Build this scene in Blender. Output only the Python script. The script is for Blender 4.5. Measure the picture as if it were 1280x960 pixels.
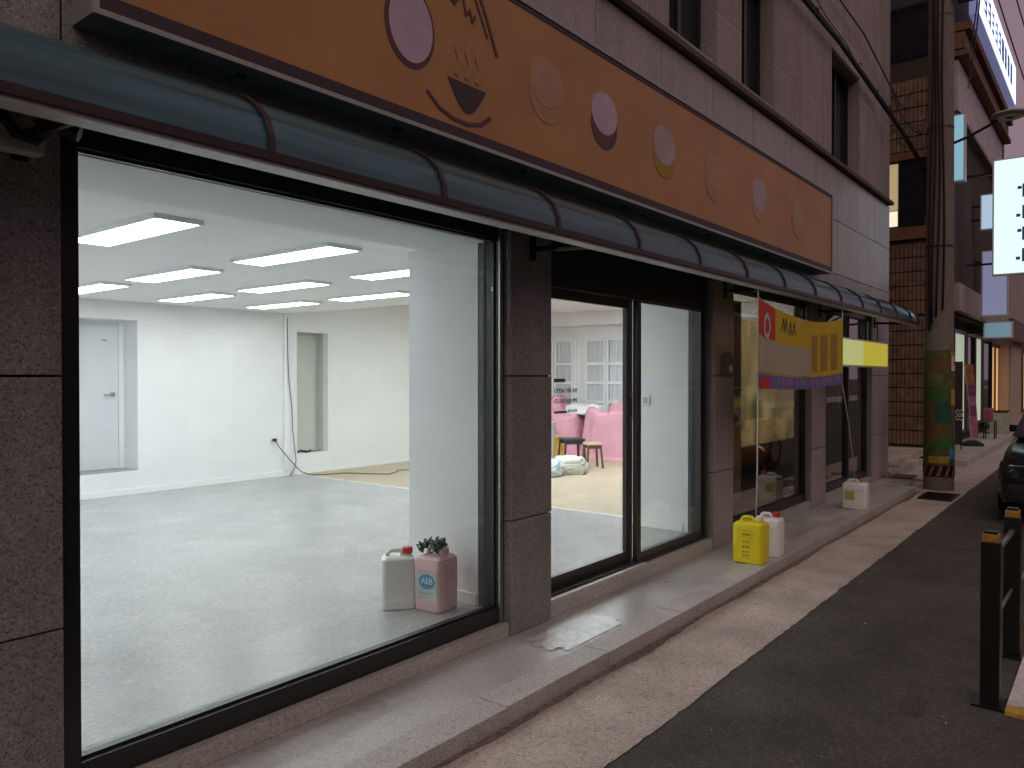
import bpy, bmesh, math, random
from mathutils import Vector, noise
R = math.radians
random.seed(7)
for o in list(bpy.data.objects):
    bpy.data.objects.remove(o)
SC = bpy.context.scene
COL = SC.collection

# ------------------------------------------------------------------ camera, sky, sun, exposure
# world axes: x runs along the shop front, y goes into the building, z is up
cam = bpy.data.objects.new('camera', bpy.data.cameras.new('camera'))
COL.objects.link(cam)
cam.location = (0, 0, 1.65)
cam.rotation_euler = (R(90 - 0.6), 0, R(-51.63))
cam.data.sensor_width = 36
cam.data.lens = 27.0
cam.data.clip_start = 0.05
cam.data.clip_end = 2000
SC.camera = cam

W = bpy.data.worlds.new('World')
SC.world = W
W.use_nodes = True
wn, wl = W.node_tree.nodes, W.node_tree.links
wn.clear()
sky = wn.new('ShaderNodeTexSky'); sky.sky_type = 'NISHITA'; sky.sun_disc = False
SUN_EL, SUN_AZ = R(48), R(222)
sky.sun_elevation = SUN_EL; sky.sun_rotation = SUN_AZ
bg1 = wn.new('ShaderNodeBackground'); bg1.inputs['Strength'].default_value = 0.004
wl.new(sky.outputs[0], bg1.inputs['Color'])
bg2 = wn.new('ShaderNodeBackground'); bg2.inputs['Color'].default_value = (0.262, 0.178, 0.212, 1)
bg2.inputs['Strength'].default_value = 0.95
ad = wn.new('ShaderNodeAddShader'); out = wn.new('ShaderNodeOutputWorld')
wl.new(bg1.outputs[0], ad.inputs[0]); wl.new(bg2.outputs[0], ad.inputs[1]); wl.new(ad.outputs[0], out.inputs[0])

sl = bpy.data.lights.new('dusk_sun', 'SUN'); sl.energy = 0.66; sl.angle = R(60); sl.color = (1.0, 0.88, 0.70)
sun = bpy.data.objects.new('dusk_sun', sl); COL.objects.link(sun)
sd = Vector((math.sin(SUN_AZ) * math.cos(SUN_EL), math.cos(SUN_AZ) * math.cos(SUN_EL), math.sin(SUN_EL)))
sun.rotation_euler = sd.to_track_quat('Z', 'Y').to_euler()

SC.view_settings.view_transform = 'Standard'
SC.view_settings.look = 'None'
SC.view_settings.exposure = 0.0
SC.view_settings.gamma = 1.0
SC.cycles.max_bounces = 10
SC.cycles.diffuse_bounces = 6
SC.cycles.transparent_max_bounces = 16
SC.cycles.caustics_reflective = False
SC.cycles.caustics_refractive = False
SC.cycles.sample_clamp_indirect = 4

# ------------------------------------------------------------------ materials
def mat(name, col, rough=0.6, scale=0, amt=0.0, spec=0.4, metal=0.0, bump=0.0, bscale=None, col2=None, detail=4,
        stretch=None, big=0.0, bigscale=1.5, rvar=0.0):
    m = bpy.data.materials.new(name); m.use_nodes = True
    n, l = m.node_tree.nodes, m.node_tree.links
    b = n['Principled BSDF']
    b.inputs['Base Color'].default_value = (*col, 1); b.inputs['Roughness'].default_value = rough
    b.inputs['Metallic'].default_value = metal; b.inputs['Specular IOR Level'].default_value = spec
    tc = n.new('ShaderNodeTexCoord'); src = tc.outputs['Object']
    if stretch:
        mp = n.new('ShaderNodeMapping'); mp.inputs['Scale'].default_value = stretch
        l.new(src, mp.inputs[0]); src = mp.outputs[0]
    if scale:
        t = n.new('ShaderNodeTexNoise'); t.inputs['Scale'].default_value = scale; t.inputs['Detail'].default_value = detail
        l.new(src, t.inputs['Vector'])
        r = n.new('ShaderNodeValToRGB')
        c2 = col2 or tuple(c * (1 - amt) for c in col)
        c1 = col if col2 else tuple(min(1, c * (1 + amt)) for c in col)
        r.color_ramp.elements[0].position = 0.35; r.color_ramp.elements[0].color = (*c2, 1)
        r.color_ramp.elements[1].position = 0.65; r.color_ramp.elements[1].color = (*c1, 1)
        l.new(t.outputs['Fac'], r.inputs['Fac'])
        o = r.outputs['Color']
        if big:
            t2 = n.new('ShaderNodeTexNoise'); t2.inputs['Scale'].default_value = bigscale; t2.inputs['Detail'].default_value = 6
            l.new(tc.outputs['Object'], t2.inputs['Vector'])
            mr = n.new('ShaderNodeMapRange'); mr.inputs[1].default_value = 0.3; mr.inputs[2].default_value = 0.7
            mr.inputs[3].default_value = 1 - big; mr.inputs[4].default_value = 1 + big
            l.new(t2.outputs['Fac'], mr.inputs[0])
            mx = n.new('ShaderNodeVectorMath'); mx.operation = 'SCALE'
            l.new(o, mx.inputs[0]); l.new(mr.outputs[0], mx.inputs['Scale']); o = mx.outputs[0]
            if rvar:
                m2 = n.new('ShaderNodeMapRange'); m2.inputs[1].default_value = 0.3; m2.inputs[2].default_value = 0.7
                m2.inputs[3].default_value = max(0.05, rough - rvar); m2.inputs[4].default_value = min(1, rough + rvar)
                l.new(t2.outputs['Fac'], m2.inputs[0]); l.new(m2.outputs[0], b.inputs['Roughness'])
        l.new(o, b.inputs['Base Color'])
    if bump:
        t = n.new('ShaderNodeTexNoise'); t.inputs['Scale'].default_value = bscale or scale or 40; t.inputs['Detail'].default_value = 5
        l.new(src, t.inputs['Vector'])
        bp = n.new('ShaderNodeBump'); bp.inputs['Strength'].default_value = bump; bp.inputs['Distance'].default_value = 0.01
        l.new(t.outputs['Fac'], bp.inputs['Height']); l.new(bp.outputs[0], b.inputs['Normal'])
    return m

def granite(name, base, dark, light, rough=0.5, sc=170, big=0.12, streak=0.0, rnd=0.14):
    m = bpy.data.materials.new(name); m.use_nodes = True
    n, l = m.node_tree.nodes, m.node_tree.links
    b = n['Principled BSDF']; b.inputs['Roughness'].default_value = rough; b.inputs['Specular IOR Level'].default_value = 0.4
    tc = n.new('ShaderNodeTexCoord')
    v = n.new('ShaderNodeTexVoronoi'); v.inputs['Scale'].default_value = sc; v.inputs['Randomness'].default_value = 1
    l.new(tc.outputs['Object'], v.inputs['Vector'])
    sx = n.new('ShaderNodeSeparateColor'); l.new(v.outputs['Color'], sx.inputs[0])
    r = n.new('ShaderNodeValToRGB'); e = r.color_ramp.elements
    e[0].position = 0.0; e[0].color = (*dark, 1); e[1].position = 1.0; e[1].color = (*light, 1)
    x = e.new(0.28); x.color = (*base, 1); y = e.new(0.8); y.color = (*base, 1)
    l.new(sx.outputs[0], r.inputs['Fac'])
    t2 = n.new('ShaderNodeTexNoise'); t2.inputs['Scale'].default_value = 2.2; t2.inputs['Detail'].default_value = 7
    l.new(tc.outputs['Object'], t2.inputs['Vector'])
    oi = n.new('ShaderNodeObjectInfo')
    ar = n.new('ShaderNodeMath'); ar.operation = 'MULTIPLY_ADD'; ar.inputs[1].default_value = rnd
    mr = n.new('ShaderNodeMapRange'); mr.inputs[1].default_value = 0.3; mr.inputs[2].default_value = 0.7
    mr.inputs[3].default_value = 1 - rnd / 2 - big; mr.inputs[4].default_value = 1 - rnd / 2 + big
    l.new(t2.outputs['Fac'], mr.inputs[0])
    l.new(oi.outputs['Random'], ar.inputs[0]); l.new(mr.outputs[0], ar.inputs[2])
    mx = n.new('ShaderNodeVectorMath'); mx.operation = 'SCALE'
    l.new(r.outputs['Color'], mx.inputs[0])
    fac = ar.outputs[0]
    if streak:
        mp = n.new('ShaderNodeMapping'); mp.inputs['Scale'].default_value = (9, 9, 0.5); l.new(tc.outputs['Object'], mp.inputs[0])
        t3 = n.new('ShaderNodeTexNoise'); t3.inputs['Scale'].default_value = 1.0; t3.inputs['Detail'].default_value = 5; l.new(mp.outputs[0], t3.inputs['Vector'])
        m3 = n.new('ShaderNodeMapRange'); m3.inputs[1].default_value = 0.35; m3.inputs[2].default_value = 0.6; m3.inputs[3].default_value = 1 - streak; m3.inputs[4].default_value = 1.03
        l.new(t3.outputs['Fac'], m3.inputs[0])
        mm = n.new('ShaderNodeMath'); mm.operation = 'MULTIPLY'; l.new(fac, mm.inputs[0]); l.new(m3.outputs[0], mm.inputs[1]); fac = mm.outputs[0]
    l.new(fac, mx.inputs['Scale'])
    l.new(mx.outputs[0], b.inputs['Base Color'])
    bp = n.new('ShaderNodeBump'); bp.inputs['Strength'].default_value = 0.08; bp.inputs['Distance'].default_value = 0.004
    l.new(t2.outputs['Fac'], bp.inputs['Height']); l.new(bp.outputs[0], b.inputs['Normal'])
    return m

def emit(name, col, s):
    m = bpy.data.materials.new(name); m.use_nodes = True
    b = m.node_tree.nodes['Principled BSDF']
    b.inputs['Base Color'].default_value = (*[c * .8 for c in col], 1)
    b.inputs['Emission Color'].default_value = (*col, 1); b.inputs['Emission Strength'].default_value = s
    return m

def glass(name, tint=(0.944, 0.968, 0.963), ior=1.5, rough=0.0):
    m = bpy.data.materials.new(name); m.use_nodes = True
    n, l = m.node_tree.nodes, m.node_tree.links
    n.clear()
    ge = n.new('ShaderNodeNewGeometry')
    dt = n.new('ShaderNodeVectorMath'); dt.operation = 'DOT_PRODUCT'
    l.new(ge.outputs['Normal'], dt.inputs[0]); l.new(ge.outputs['Incoming'], dt.inputs[1])
    ab = n.new('ShaderNodeMath'); ab.operation = 'ABSOLUTE'; l.new(dt.outputs['Value'], ab.inputs[0])
    om = n.new('ShaderNodeMath'); om.operation = 'SUBTRACT'; om.inputs[0].default_value = 1.0; l.new(ab.outputs[0], om.inputs[1])
    pw = n.new('ShaderNodeMath'); pw.operation = 'POWER'; pw.inputs[1].default_value = 5.0; l.new(om.outputs[0], pw.inputs[0])
    f0 = ((ior - 1) / (ior + 1)) ** 2
    f = n.new('ShaderNodeMath'); f.operation = 'MULTIPLY_ADD'; f.inputs[1].default_value = 1 - f0; f.inputs[2].default_value = f0
    l.new(pw.outputs[0], f.inputs[0])
    t = n.new('ShaderNodeBsdfTransparent'); t.inputs[0].default_value = (*tint, 1)
    g = n.new('ShaderNodeBsdfGlossy'); g.inputs['Roughness'].default_value = rough
    x = n.new('ShaderNodeMixShader'); o = n.new('ShaderNodeOutputMaterial')
    l.new(f.outputs[0], x.inputs[0]); l.new(t.outputs[0], x.inputs[1]); l.new(g.outputs[0], x.inputs[2]); l.new(x.outputs[0], o.inputs[0])
    return m

G_PIER = granite('granite_pier', (0.258, 0.240, 0.230), (0.10, 0.094, 0.091), (0.39, 0.362, 0.348), 0.36, 165, 0.1, 0.10, 0.2)
G_PIER_LIT = granite('granite_pier_lit', (0.335, 0.278, 0.268), (0.17, 0.14, 0.135), (0.45, 0.385, 0.37), 0.36, 165, 0.1, 0.10, 0.2)  # paler copy of the pier granite, street lighting put into its colour
G_WALL = granite('granite_wall', (0.35, 0.292, 0.295), (0.20, 0.165, 0.168), (0.47, 0.405, 0.41), 0.34, 120, 0.07, 0.14, 0.16)
G_UP = granite('granite_flamed', (0.335, 0.270, 0.258), (0.225, 0.18, 0.17), (0.44, 0.365, 0.35), 0.8, 80, 0.07, 0.16, 0.12)
G_STEP = granite('granite_step', (0.42, 0.385, 0.36), (0.17, 0.155, 0.145), (0.56, 0.52, 0.49), 0.55, 200, 0.12)
MORTAR = mat('mortar', (0.62, 0.53, 0.51), 0.9, 60, 0.15)
DARKJOINT = mat('dark_joint', (0.05, 0.042, 0.04), 0.9, 60, 0.2)
FRAME = mat('black_aluminium', (0.012, 0.013, 0.013), 0.35, 30, 0.2, spec=0.5)
BRONZE = mat('bronze_aluminium', (0.035, 0.031, 0.027), 0.35, 30, 0.2, spec=0.5)
LINING = mat('grey_lining', (0.075, 0.085, 0.088), 0.4, 20, 0.15)
STEEL = mat('brushed_steel', (0.42, 0.41, 0.39), 0.35, 80, 0.1, metal=0.9)
ALU = mat('aluminium', (0.62, 0.61, 0.59), 0.5, 60, 0.08, metal=0.2)
WHITE = mat('white_wall_paint', (0.80, 0.805, 0.81), 0.75, 3, 0.02, spec=0.2, bump=0.03, bscale=60)
CEIL = mat('white_ceiling_paint', (0.87, 0.87, 0.87), 0.85, 2, 0.02, spec=0.2)
NICHE = mat('grey_green_niche', (0.56, 0.575, 0.53), 0.8, 3, 0.03)
DOORW = mat('white_door_paint', (0.72, 0.74, 0.765), 0.5, 3, 0.015)
TRIM = mat('white_trim', (0.84, 0.85, 0.85), 0.5, 4, 0.01)
SILL = mat('grey_sill', (0.34, 0.35, 0.35), 0.5, 20, 0.1)
FLOORG = granite('terrazzo_floor', (0.35, 0.357, 0.358), (0.295, 0.303, 0.307), (0.43, 0.43, 0.425), 0.27, 60, 0.10, 0, 0)
FLOORB = mat('beige_floor', (0.46, 0.38, 0.27), 0.42, 5, 0.06, big=0.05)
GLASS = glass('window_glass')
TINTED = glass('tinted_glass', (0.88, 0.88, 0.87), 2.5)
CLEAR = glass('door_glass', (0.97, 0.98, 0.978), 1.45)
DGLASS = mat('dark_window_glass', (0.012, 0.014, 0.02), 0.06, 4, 0.3, spec=0.6)
PANEL = emit('led_diffuser', (0.96, 0.985, 1.0), 13.0)
PANEL2 = emit('led_diffuser_bright', (0.86, 0.965, 1.0), 50.0)
LFRAME = mat('light_frame', (0.82, 0.83, 0.84), 0.5, 20, 0.04)
TEAL = mat('teal_polycarbonate', (0.030, 0.088, 0.102), 0.22, 6, 0.3, spec=0.55, stretch=(0.25, 5, 5), big=0.25, bigscale=1.2, rvar=0.1, bump=0.06, bscale=14)
MAROON = mat('maroon_bar', (0.036, 0.019, 0.021), 0.38, 40, 0.15)
RIBM = mat('rib_metal', (0.035, 0.022, 0.026), 0.4, 40, 0.15)
ORANGE = mat('orange_sign_face', (0.42, 0.20, 0.072), 0.45, 3, 0.06, big=0.06, bigscale=0.8)
SIGNDARK = mat('dark_sign_border', (0.05, 0.03, 0.032), 0.5, 40, 0.15)
LILAC = mat('pale_lilac_print', (0.50, 0.36, 0.44), 0.5, 8, 0.05)
MAROONP = mat('maroon_print', (0.10, 0.04, 0.045), 0.5, 20, 0.08)
TANP = mat('tan_print', (0.40, 0.22, 0.10), 0.5, 20, 0.08)
ASPH = granite('asphalt', (0.070, 0.063, 0.058), (0.040, 0.037, 0.034), (0.120, 0.112, 0.104), 0.85, 95, 0.24)
PAVE = granite('pink_concrete', (0.43, 0.37, 0.325), (0.24, 0.205, 0.18), (0.53, 0.47, 0.42), 0.85, 115, 0.22)
PLAT = mat('grey_platform', (0.37, 0.35, 0.335), 0.36, 60, 0.14, bump=0.12, bscale=25, big=0.22, bigscale=1.8, rvar=0.14)
FILM = mat('clear_film', (0.50, 0.505, 0.49), 0.28, 18, 0.16, spec=0.6, bump=0.6, bscale=30)
YELLOW = mat('yellow_plastic', (0.78, 0.66, 0.02), 0.38, 4, 0.04, spec=0.45)
WPLAST = mat('white_plastic', (0.78, 0.775, 0.75), 0.42, 4, 0.04, spec=0.45)
PINKP = mat('pink_plastic', (0.74, 0.50, 0.51), 0.4, 4, 0.04)
REDCAP = mat('red_cap', (0.50, 0.035, 0.02), 0.4, 6, 0.06)
ORCAP = mat('orange_cap', (0.62, 0.20, 0.05), 0.45, 6, 0.06)
DKPRINT = mat('dark_print', (0.08, 0.075, 0.06), 0.6, 20, 0.1)
GREYPRINT = mat('grey_print', (0.14, 0.15, 0.15), 0.6, 20, 0.1)
BLUEP = mat('blue_print', (0.09, 0.27, 0.50), 0.5, 10, 0.12)
PALEBLUE = mat('pale_label', (0.50, 0.56, 0.52), 0.5, 10, 0.1)
LIME = mat('lime_label', (0.40, 0.42, 0.10), 0.5, 10, 0.1)
GREEN = mat('green_netting', (0.06, 0.095, 0.08), 0.8, 30, 0.4)
BLACK = mat('black_paint', (0.008, 0.008, 0.008), 0.4, 20, 0.2)
RUBBER = mat('black_rubber', (0.012, 0.012, 0.012), 0.7, 30, 0.3)
AMBER = mat('amber_cap', (0.42, 0.22, 0.04), 0.35, 20, 0.15)
PINKC = mat('pink_sheet', (0.70, 0.36, 0.44), 0.85, 20, 0.05, spec=0.15, bump=0.15, bscale=18)
WCLOTH = mat('white_sheet', (0.72, 0.73, 0.73), 0.85, 10, 0.06, bump=0.2, bscale=20)
CURTAIN = mat('grey_curtain', (0.60, 0.63, 0.66), 0.9, 14, 0.08, stretch=(1, 1, 0.1))
WOOD = mat('brown_wood', (0.13, 0.075, 0.045), 0.5, 12, 0.25, stretch=(1, 1, 0.2))
DSEAT = mat('charcoal_seat', (0.045, 0.045, 0.048), 0.6, 30, 0.15)
BOXY = mat('yellow_carton', (0.66, 0.42, 0.06), 0.6, 9, 0.2, col2=(0.50, 0.24, 0.03))
SACK = mat('clear_sack', (0.62, 0.63, 0.57), 0.35, 5, 0.12, bump=0.6, bscale=14)
SACKB = mat('bluish_sack', (0.55, 0.63, 0.70), 0.35, 5, 0.1, bump=0.5, bscale=14)
PALEG = mat('pale_grey_plastic', (0.50, 0.52, 0.53), 0.5, 8, 0.06)
BOXG = mat('aged_cream_plastic', (0.50, 0.54, 0.46), 0.6, 12, 0.2, big=0.15)
CABLE = mat('black_cable', (0.010, 0.009, 0.009), 0.55, 30, 0.2)
GCABLE = mat('grey_cable', (0.20, 0.21, 0.22), 0.6, 30, 0.1)
BCABLE = mat('brown_cable', (0.20, 0.15, 0.09), 0.6, 30, 0.1)
CONC = mat('pole_concrete', (0.185, 0.148, 0.128), 0.85, 25, 0.15, bump=0.2, bscale=60, big=0.12, bigscale=2)
BTILE = granite('brown_tile', (0.19, 0.115, 0.075), (0.12, 0.075, 0.05), (0.26, 0.17, 0.12), 0.5, 9, 0.12)
BGROUT = mat('dark_grout', (0.055, 0.038, 0.03), 0.9, 40, 0.2)
BBAND = mat('brown_band', (0.17, 0.085, 0.045), 0.7, 10, 0.15)
STUCCO = mat('beige_stucco', (0.36, 0.29, 0.26), 0.85, 14, 0.1, big=0.1)
DARKIN = mat('dark_interior', (0.10, 0.09, 0.07), 0.8, 4, 0.25)
CREAM = mat('cream_panel', (0.55, 0.47, 0.30), 0.7, 2, 0.1)
KWHITE = mat('kerb_white_paint', (0.62, 0.57, 0.56), 0.7, 30, 0.12, big=0.12, bigscale=4)
KYEL = mat('kerb_yellow_paint', (0.55, 0.33, 0.06), 0.7, 30, 0.15, big=0.12, bigscale=4)
CARO = mat('orange_car_paint', (0.80, 0.30, 0.03), 0.28, 3, 0.03, spec=0.5)
CARB = mat('black_car_paint', (0.006, 0.010, 0.011), 0.22, 3, 0.1, spec=0.5)
LAMPG = mat('lamp_grey', (0.30, 0.27, 0.27), 0.5, 10, 0.06)
RED = mat('red_print', (0.55, 0.03, 0.015), 0.5, 10, 0.08)
BYEL = mat('banner_yellow', (0.58, 0.38, 0.02), 0.65, 4, 0.08)
BOCH = mat('banner_ochre', (0.36, 0.22, 0.03), 0.65, 4, 0.08)
BPUR = mat('banner_purple', (0.18, 0.13, 0.31), 0.65, 4, 0.08)
BTAN = mat('banner_cream', (0.42, 0.37, 0.27), 0.65, 4, 0.06)
BWHT = mat('banner_white', (0.56, 0.50, 0.50), 0.65, 4, 0.06)
ROPE = mat('white_rope', (0.55, 0.52, 0.48), 0.8, 60, 0.12)

GLOW_BLIND = bpy.data.materials.new('added_glow_blind'); GLOW_BLIND.use_nodes = True  # translucent cloth, invented for the tan glow in the right-hand windows
_n, _l = GLOW_BLIND.node_tree.nodes, GLOW_BLIND.node_tree.links
_n.clear()
_d = _n.new('ShaderNodeBsdfDiffuse'); _d.inputs[0].default_value = (.42, .36, .22, 1)
_t = _n.new('ShaderNodeBsdfTranslucent'); _t.inputs[0].default_value = (.55, .47, .32, 1)
_w = _n.new('ShaderNodeTexNoise'); _w.inputs['Scale'].default_value = 2.5
_g = _n.new('ShaderNodeTexCoord'); _l.new(_g.outputs['Object'], _w.inputs['Vector'])
_r = _n.new('ShaderNodeMapRange'); _r.inputs[1].default_value = .3; _r.inputs[2].default_value = .7; _r.inputs[3].default_value = .45; _r.inputs[4].default_value = .95
_l.new(_w.outputs['Fac'], _r.inputs[0])
_m = _n.new('ShaderNodeMixShader'); _o = _n.new('ShaderNodeOutputMaterial')
_l.new(_r.outputs[0], _m.inputs[0]); _l.new(_d.outputs[0], _m.inputs[1]); _l.new(_t.outputs[0], _m.inputs[2]); _l.new(_m.outputs[0], _o.inputs[0])

# ------------------------------------------------------------------ helpers
def tag(o, label=None, cat=None, group=None, kind=None):
    if label: o['label'] = label
    if cat: o['category'] = cat
    if group: o['group'] = group
    if kind: o['kind'] = kind
    return o

def thing(name, loc, label, cat, group=None, rz=0):
    o = bpy.data.objects.new(name, None); COL.objects.link(o)
    o.location = loc; o.rotation_euler = (0, 0, rz); o.empty_display_size = 0.1
    return tag(o, label, cat, group)

def obj(name, bm, m, parent=None, smooth=False, world=True):
    """link bm as one mesh; under a parent, world=True means bm is in world axes of an unrotated thing"""
    if parent is not None and world:
        r = parent; off = Vector((0, 0, 0))
        while r is not None:
            off += r.location; r = r.parent
        bmesh.ops.translate(bm, verts=bm.verts, vec=-off)
    me = bpy.data.meshes.new(name)
    bmesh.ops.recalc_face_normals(bm, faces=bm.faces)
    bm.to_mesh(me); bm.free()
    for x in (m if isinstance(m, (list, tuple)) else [m]): me.materials.append(x)
    if smooth:
        for p in me.polygons: p.use_smooth = True
        if smooth != 'all':
            me.set_sharp_from_angle(angle=R(35))
    o = bpy.data.objects.new(name, me); COL.objects.link(o)
    if parent is not None: o.parent = parent
    return o

def BM(): return bmesh.new()

def box(bm, x0, x1, y0, y1, z0, z1, bev=0.0, mi=0):
    vs = [bm.verts.new((x, y, z)) for x in (x0, x1) for y in (y0, y1) for z in (z0, z1)]
    q = [(0, 1, 3, 2), (4, 6, 7, 5), (0, 4, 5, 1), (2, 3, 7, 6), (0, 2, 6, 4), (1, 5, 7, 3)]
    fs = [bm.faces.new([vs[i] for i in f]) for f in q]
    for f in fs: f.material_index = mi
    if bev:
        es = list({e for f in fs for e in f.edges})
        r = bmesh.ops.bevel(bm, geom=es, offset=bev, segments=2, affect='EDGES', profile=0.7)
        for f in r['faces']: f.material_index = mi
    return fs

def bx(*a, **k):
    bm = BM(); box(bm, *a, **k); return bm

def tube(bm, pts, r, n=8, cap=True):
    pts = [Vector(p) for p in pts]
    rs = r if isinstance(r, (list, tuple)) else [r] * len(pts)
    rings = []
    up = None
    for i, p in enumerate(pts):
        t = (pts[min(i + 1, len(pts) - 1)] - pts[max(i - 1, 0)]).normalized()
        if up is None:
            up = Vector((0, 0, 1)) if abs(t.z) < 0.9 else Vector((1, 0, 0))
        u = t.cross(up)
        if u.length < 1e-4: u = t.orthogonal()
        u.normalize(); v = u.cross(t).normalized(); up = v
        rings.append([bm.verts.new(p + (u * math.cos(2 * math.pi * k / n) + v * math.sin(2 * math.pi * k / n)) * rs[i]) for k in range(n)])
    for a, b in zip(rings, rings[1:]):
        for k in range(n):
            bm.faces.new((a[k], a[(k + 1) % n], b[(k + 1) % n], b[k]))
    if cap:
        bm.faces.new(rings[0]); bm.faces.new(rings[-1][::-1])

def lathe(bm, prof, c, n=20):
    rings = []
    for (r, z) in prof:
        rings.append([bm.verts.new((c[0] + r * math.cos(2 * math.pi * k / n), c[1] + r * math.sin(2 * math.pi * k / n), c[2] + z)) for k in range(n)])
    for a, b in zip(rings, rings[1:]):
        for k in range(n): bm.faces.new((a[k], a[(k + 1) % n], b[(k + 1) % n], b[k]))
    bm.faces.new(rings[0][::-1]); bm.faces.new(rings[-1])

def prism(bm, poly, axis, a0, a1):
    """extrude a 2-D outline: axis 'x' -> poly in (y,z); 'y' -> (x,z); 'z' -> (x,y)"""
    def P(p, a):
        return {'x': (a, p[0], p[1]), 'y': (p[0], a, p[1]), 'z': (p[0], p[1], a)}[axis]
    A = [bm.verts.new(P(p, a0)) for p in poly]; B = [bm.verts.new(P(p, a1)) for p in poly]
    n = len(poly)
    for i in range(n): bm.faces.new((A[i], A[(i + 1) % n], B[(i + 1) % n], B[i]))
    bm.faces.new(A[::-1]); bm.faces.new(B)

def sheet(bm, x0, x1, y0, y1, z):
    bm.faces.new([bm.verts.new(p) for p in ((x0, y0, z), (x1, y0, z), (x1, y1, z), (x0, y1, z))])

def rrect(x0, x1, z0, z1, r, n=4):
    p = []
    for cx, cz, a0 in ((x1 - r, z1 - r, 0), (x0 + r, z1 - r, 90), (x0 + r, z0 + r, 180), (x1 - r, z0 + r, 270)):
        for k in range(n + 1):
            a = R(a0 + 90 * k / n); p.append((cx + r * math.cos(a), cz + r * math.sin(a)))
    return p

def text_bm(txt, size, depth=0.0015, align='LEFT'):
    """lettering standing in the x-z plane, facing -y, baseline at the origin"""
    cu = bpy.data.curves.new('t', 'FONT'); cu.body = txt; cu.size = size; cu.extrude = depth; cu.align_x = align; cu.resolution_u = 2
    o = bpy.data.objects.new('t', cu); COL.objects.link(o)
    dg = bpy.context.evaluated_depsgraph_get()
    me = bpy.data.meshes.new_from_object(o.evaluated_get(dg))
    bm = BM(); bm.from_mesh(me)
    bpy.data.objects.remove(o); bpy.data.curves.remove(cu); bpy.data.meshes.remove(me)
    for v in bm.verts: v.co = Vector((v.co.x, -v.co.z, v.co.y))
    return bm

def move(bm, v):
    bmesh.ops.translate(bm, verts=bm.verts, vec=v); return bm

def copy_tree(o, parent=None):
    c = o.copy(); COL.objects.link(c)
    if parent is not None: c.parent = parent
    for ch in list(o.children): copy_tree(ch, c)
    return c

# ------------------------------------------------------------------ ground
YF = 2.85          # face of the granite
bm = BM(); sheet(bm, -150, 400, -200, 200, -0.02)
tag(obj('ground', bm, ASPH), kind='structure')
bm = BM(); sheet(bm, -30, 130, -7.0, 1.9, 0.0)
tag(obj('road', bm, ASPH), kind='structure')
# concrete strip with a slightly uneven edge against the asphalt
bm = BM()
xs = [-2 + 0.05 * i for i in range(400)] + [18.3 + .5 * i for i in range(160)]
lo = [bm.verts.new((x, 1.685 + 0.016 * noise.noise(Vector((x * 1.3, 0, 0))) + 0.010 * noise.noise(Vector((x * 6, 3, 0))) + 0.012 * noise.noise(Vector((x * 17, 5, 0))), 0.004)) for x in xs]
hi = [bm.verts.new((x, 3.4, 0.004)) for x in xs]
for i in range(len(xs) - 1): bm.faces.new((lo[i], lo[i + 1], hi[i + 1], hi[i]))
tag(obj('pavement', bm, PAVE), kind='structure')
bm = BM(); box(bm, -30, 130, -10.5, -7.0, -0.01, 0.13)
tag(obj('far_pavement', bm, PAVE), kind='structure')

# step in front of the shop: grey platform and its granite nosing stones
plat = thing('step', (4, 2.4, 0), 'grey stone step along the shop front with pale granite nosing stones', 'step')
tag(obj('platform', bx(-4, 12.75, 2.432, 2.90, 0.005, 0.087), PLAT, plat))
stone = None
x = -4.55
while x < 12.0:
    x1 = x + 0.92
    h = random.uniform(-0.002, 0.002)
    obj('nosing_stone', bx(x + 0.003, x1 - 0.003, 2.25 + random.uniform(-.003, .003), 2.428, 0.005, 0.092 + h, bev=0.006), G_STEP, plat)
    x = x1
# thin crumpled film lying on the platform
bm = BM()
for i in range(15):
    for j in range(9):
        xx, yy = 3.55 + i * 0.052, 2.45 + j * 0.036
        bm.verts.new((xx + 0.03 * noise.noise(Vector((j * .9, i * .4, 2))), yy, 0.0905 + 0.004 * abs(noise.noise(Vector((xx * 14, yy * 14, 1))))))
bm.verts.ensure_lookup_table()
for i in range(14):
    for j in range(8):
        if 0 < i + random.choice((0, 1)) - 0 and (j + i % 2 < 9) and not (i in (0, 13) and j in (0, 1, 7)):
            bm.faces.new([bm.verts[k] for k in (i * 9 + j, (i + 1) * 9 + j, (i + 1) * 9 + j + 1, i * 9 + j + 1)])
bmesh.ops.delete(bm, geom=[v for v in bm.verts if not v.link_faces], context='VERTS')
tag(obj('plastic_film', bm, FILM, smooth='all'), 'crumpled pale plastic film stuck flat on the step beside the sliding door', 'plastic film')

bm = BM()
for k in range(22):
    xx, yy = random.uniform(2, 9), random.uniform(0.5, 1.62); s = random.uniform(.003, .008)
    a = random.uniform(0, 3)
    bm.faces.new([bm.verts.new((xx + s * math.cos(a + q) * w, yy + s * math.sin(a + q), 0.004 + random.uniform(0, .003))) for q, w in ((0, 1), (1.2, .6), (3.1, 1), (4.4, .7))])
tag(obj('litter', bm, WPLAST), kind='stuff')

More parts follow.
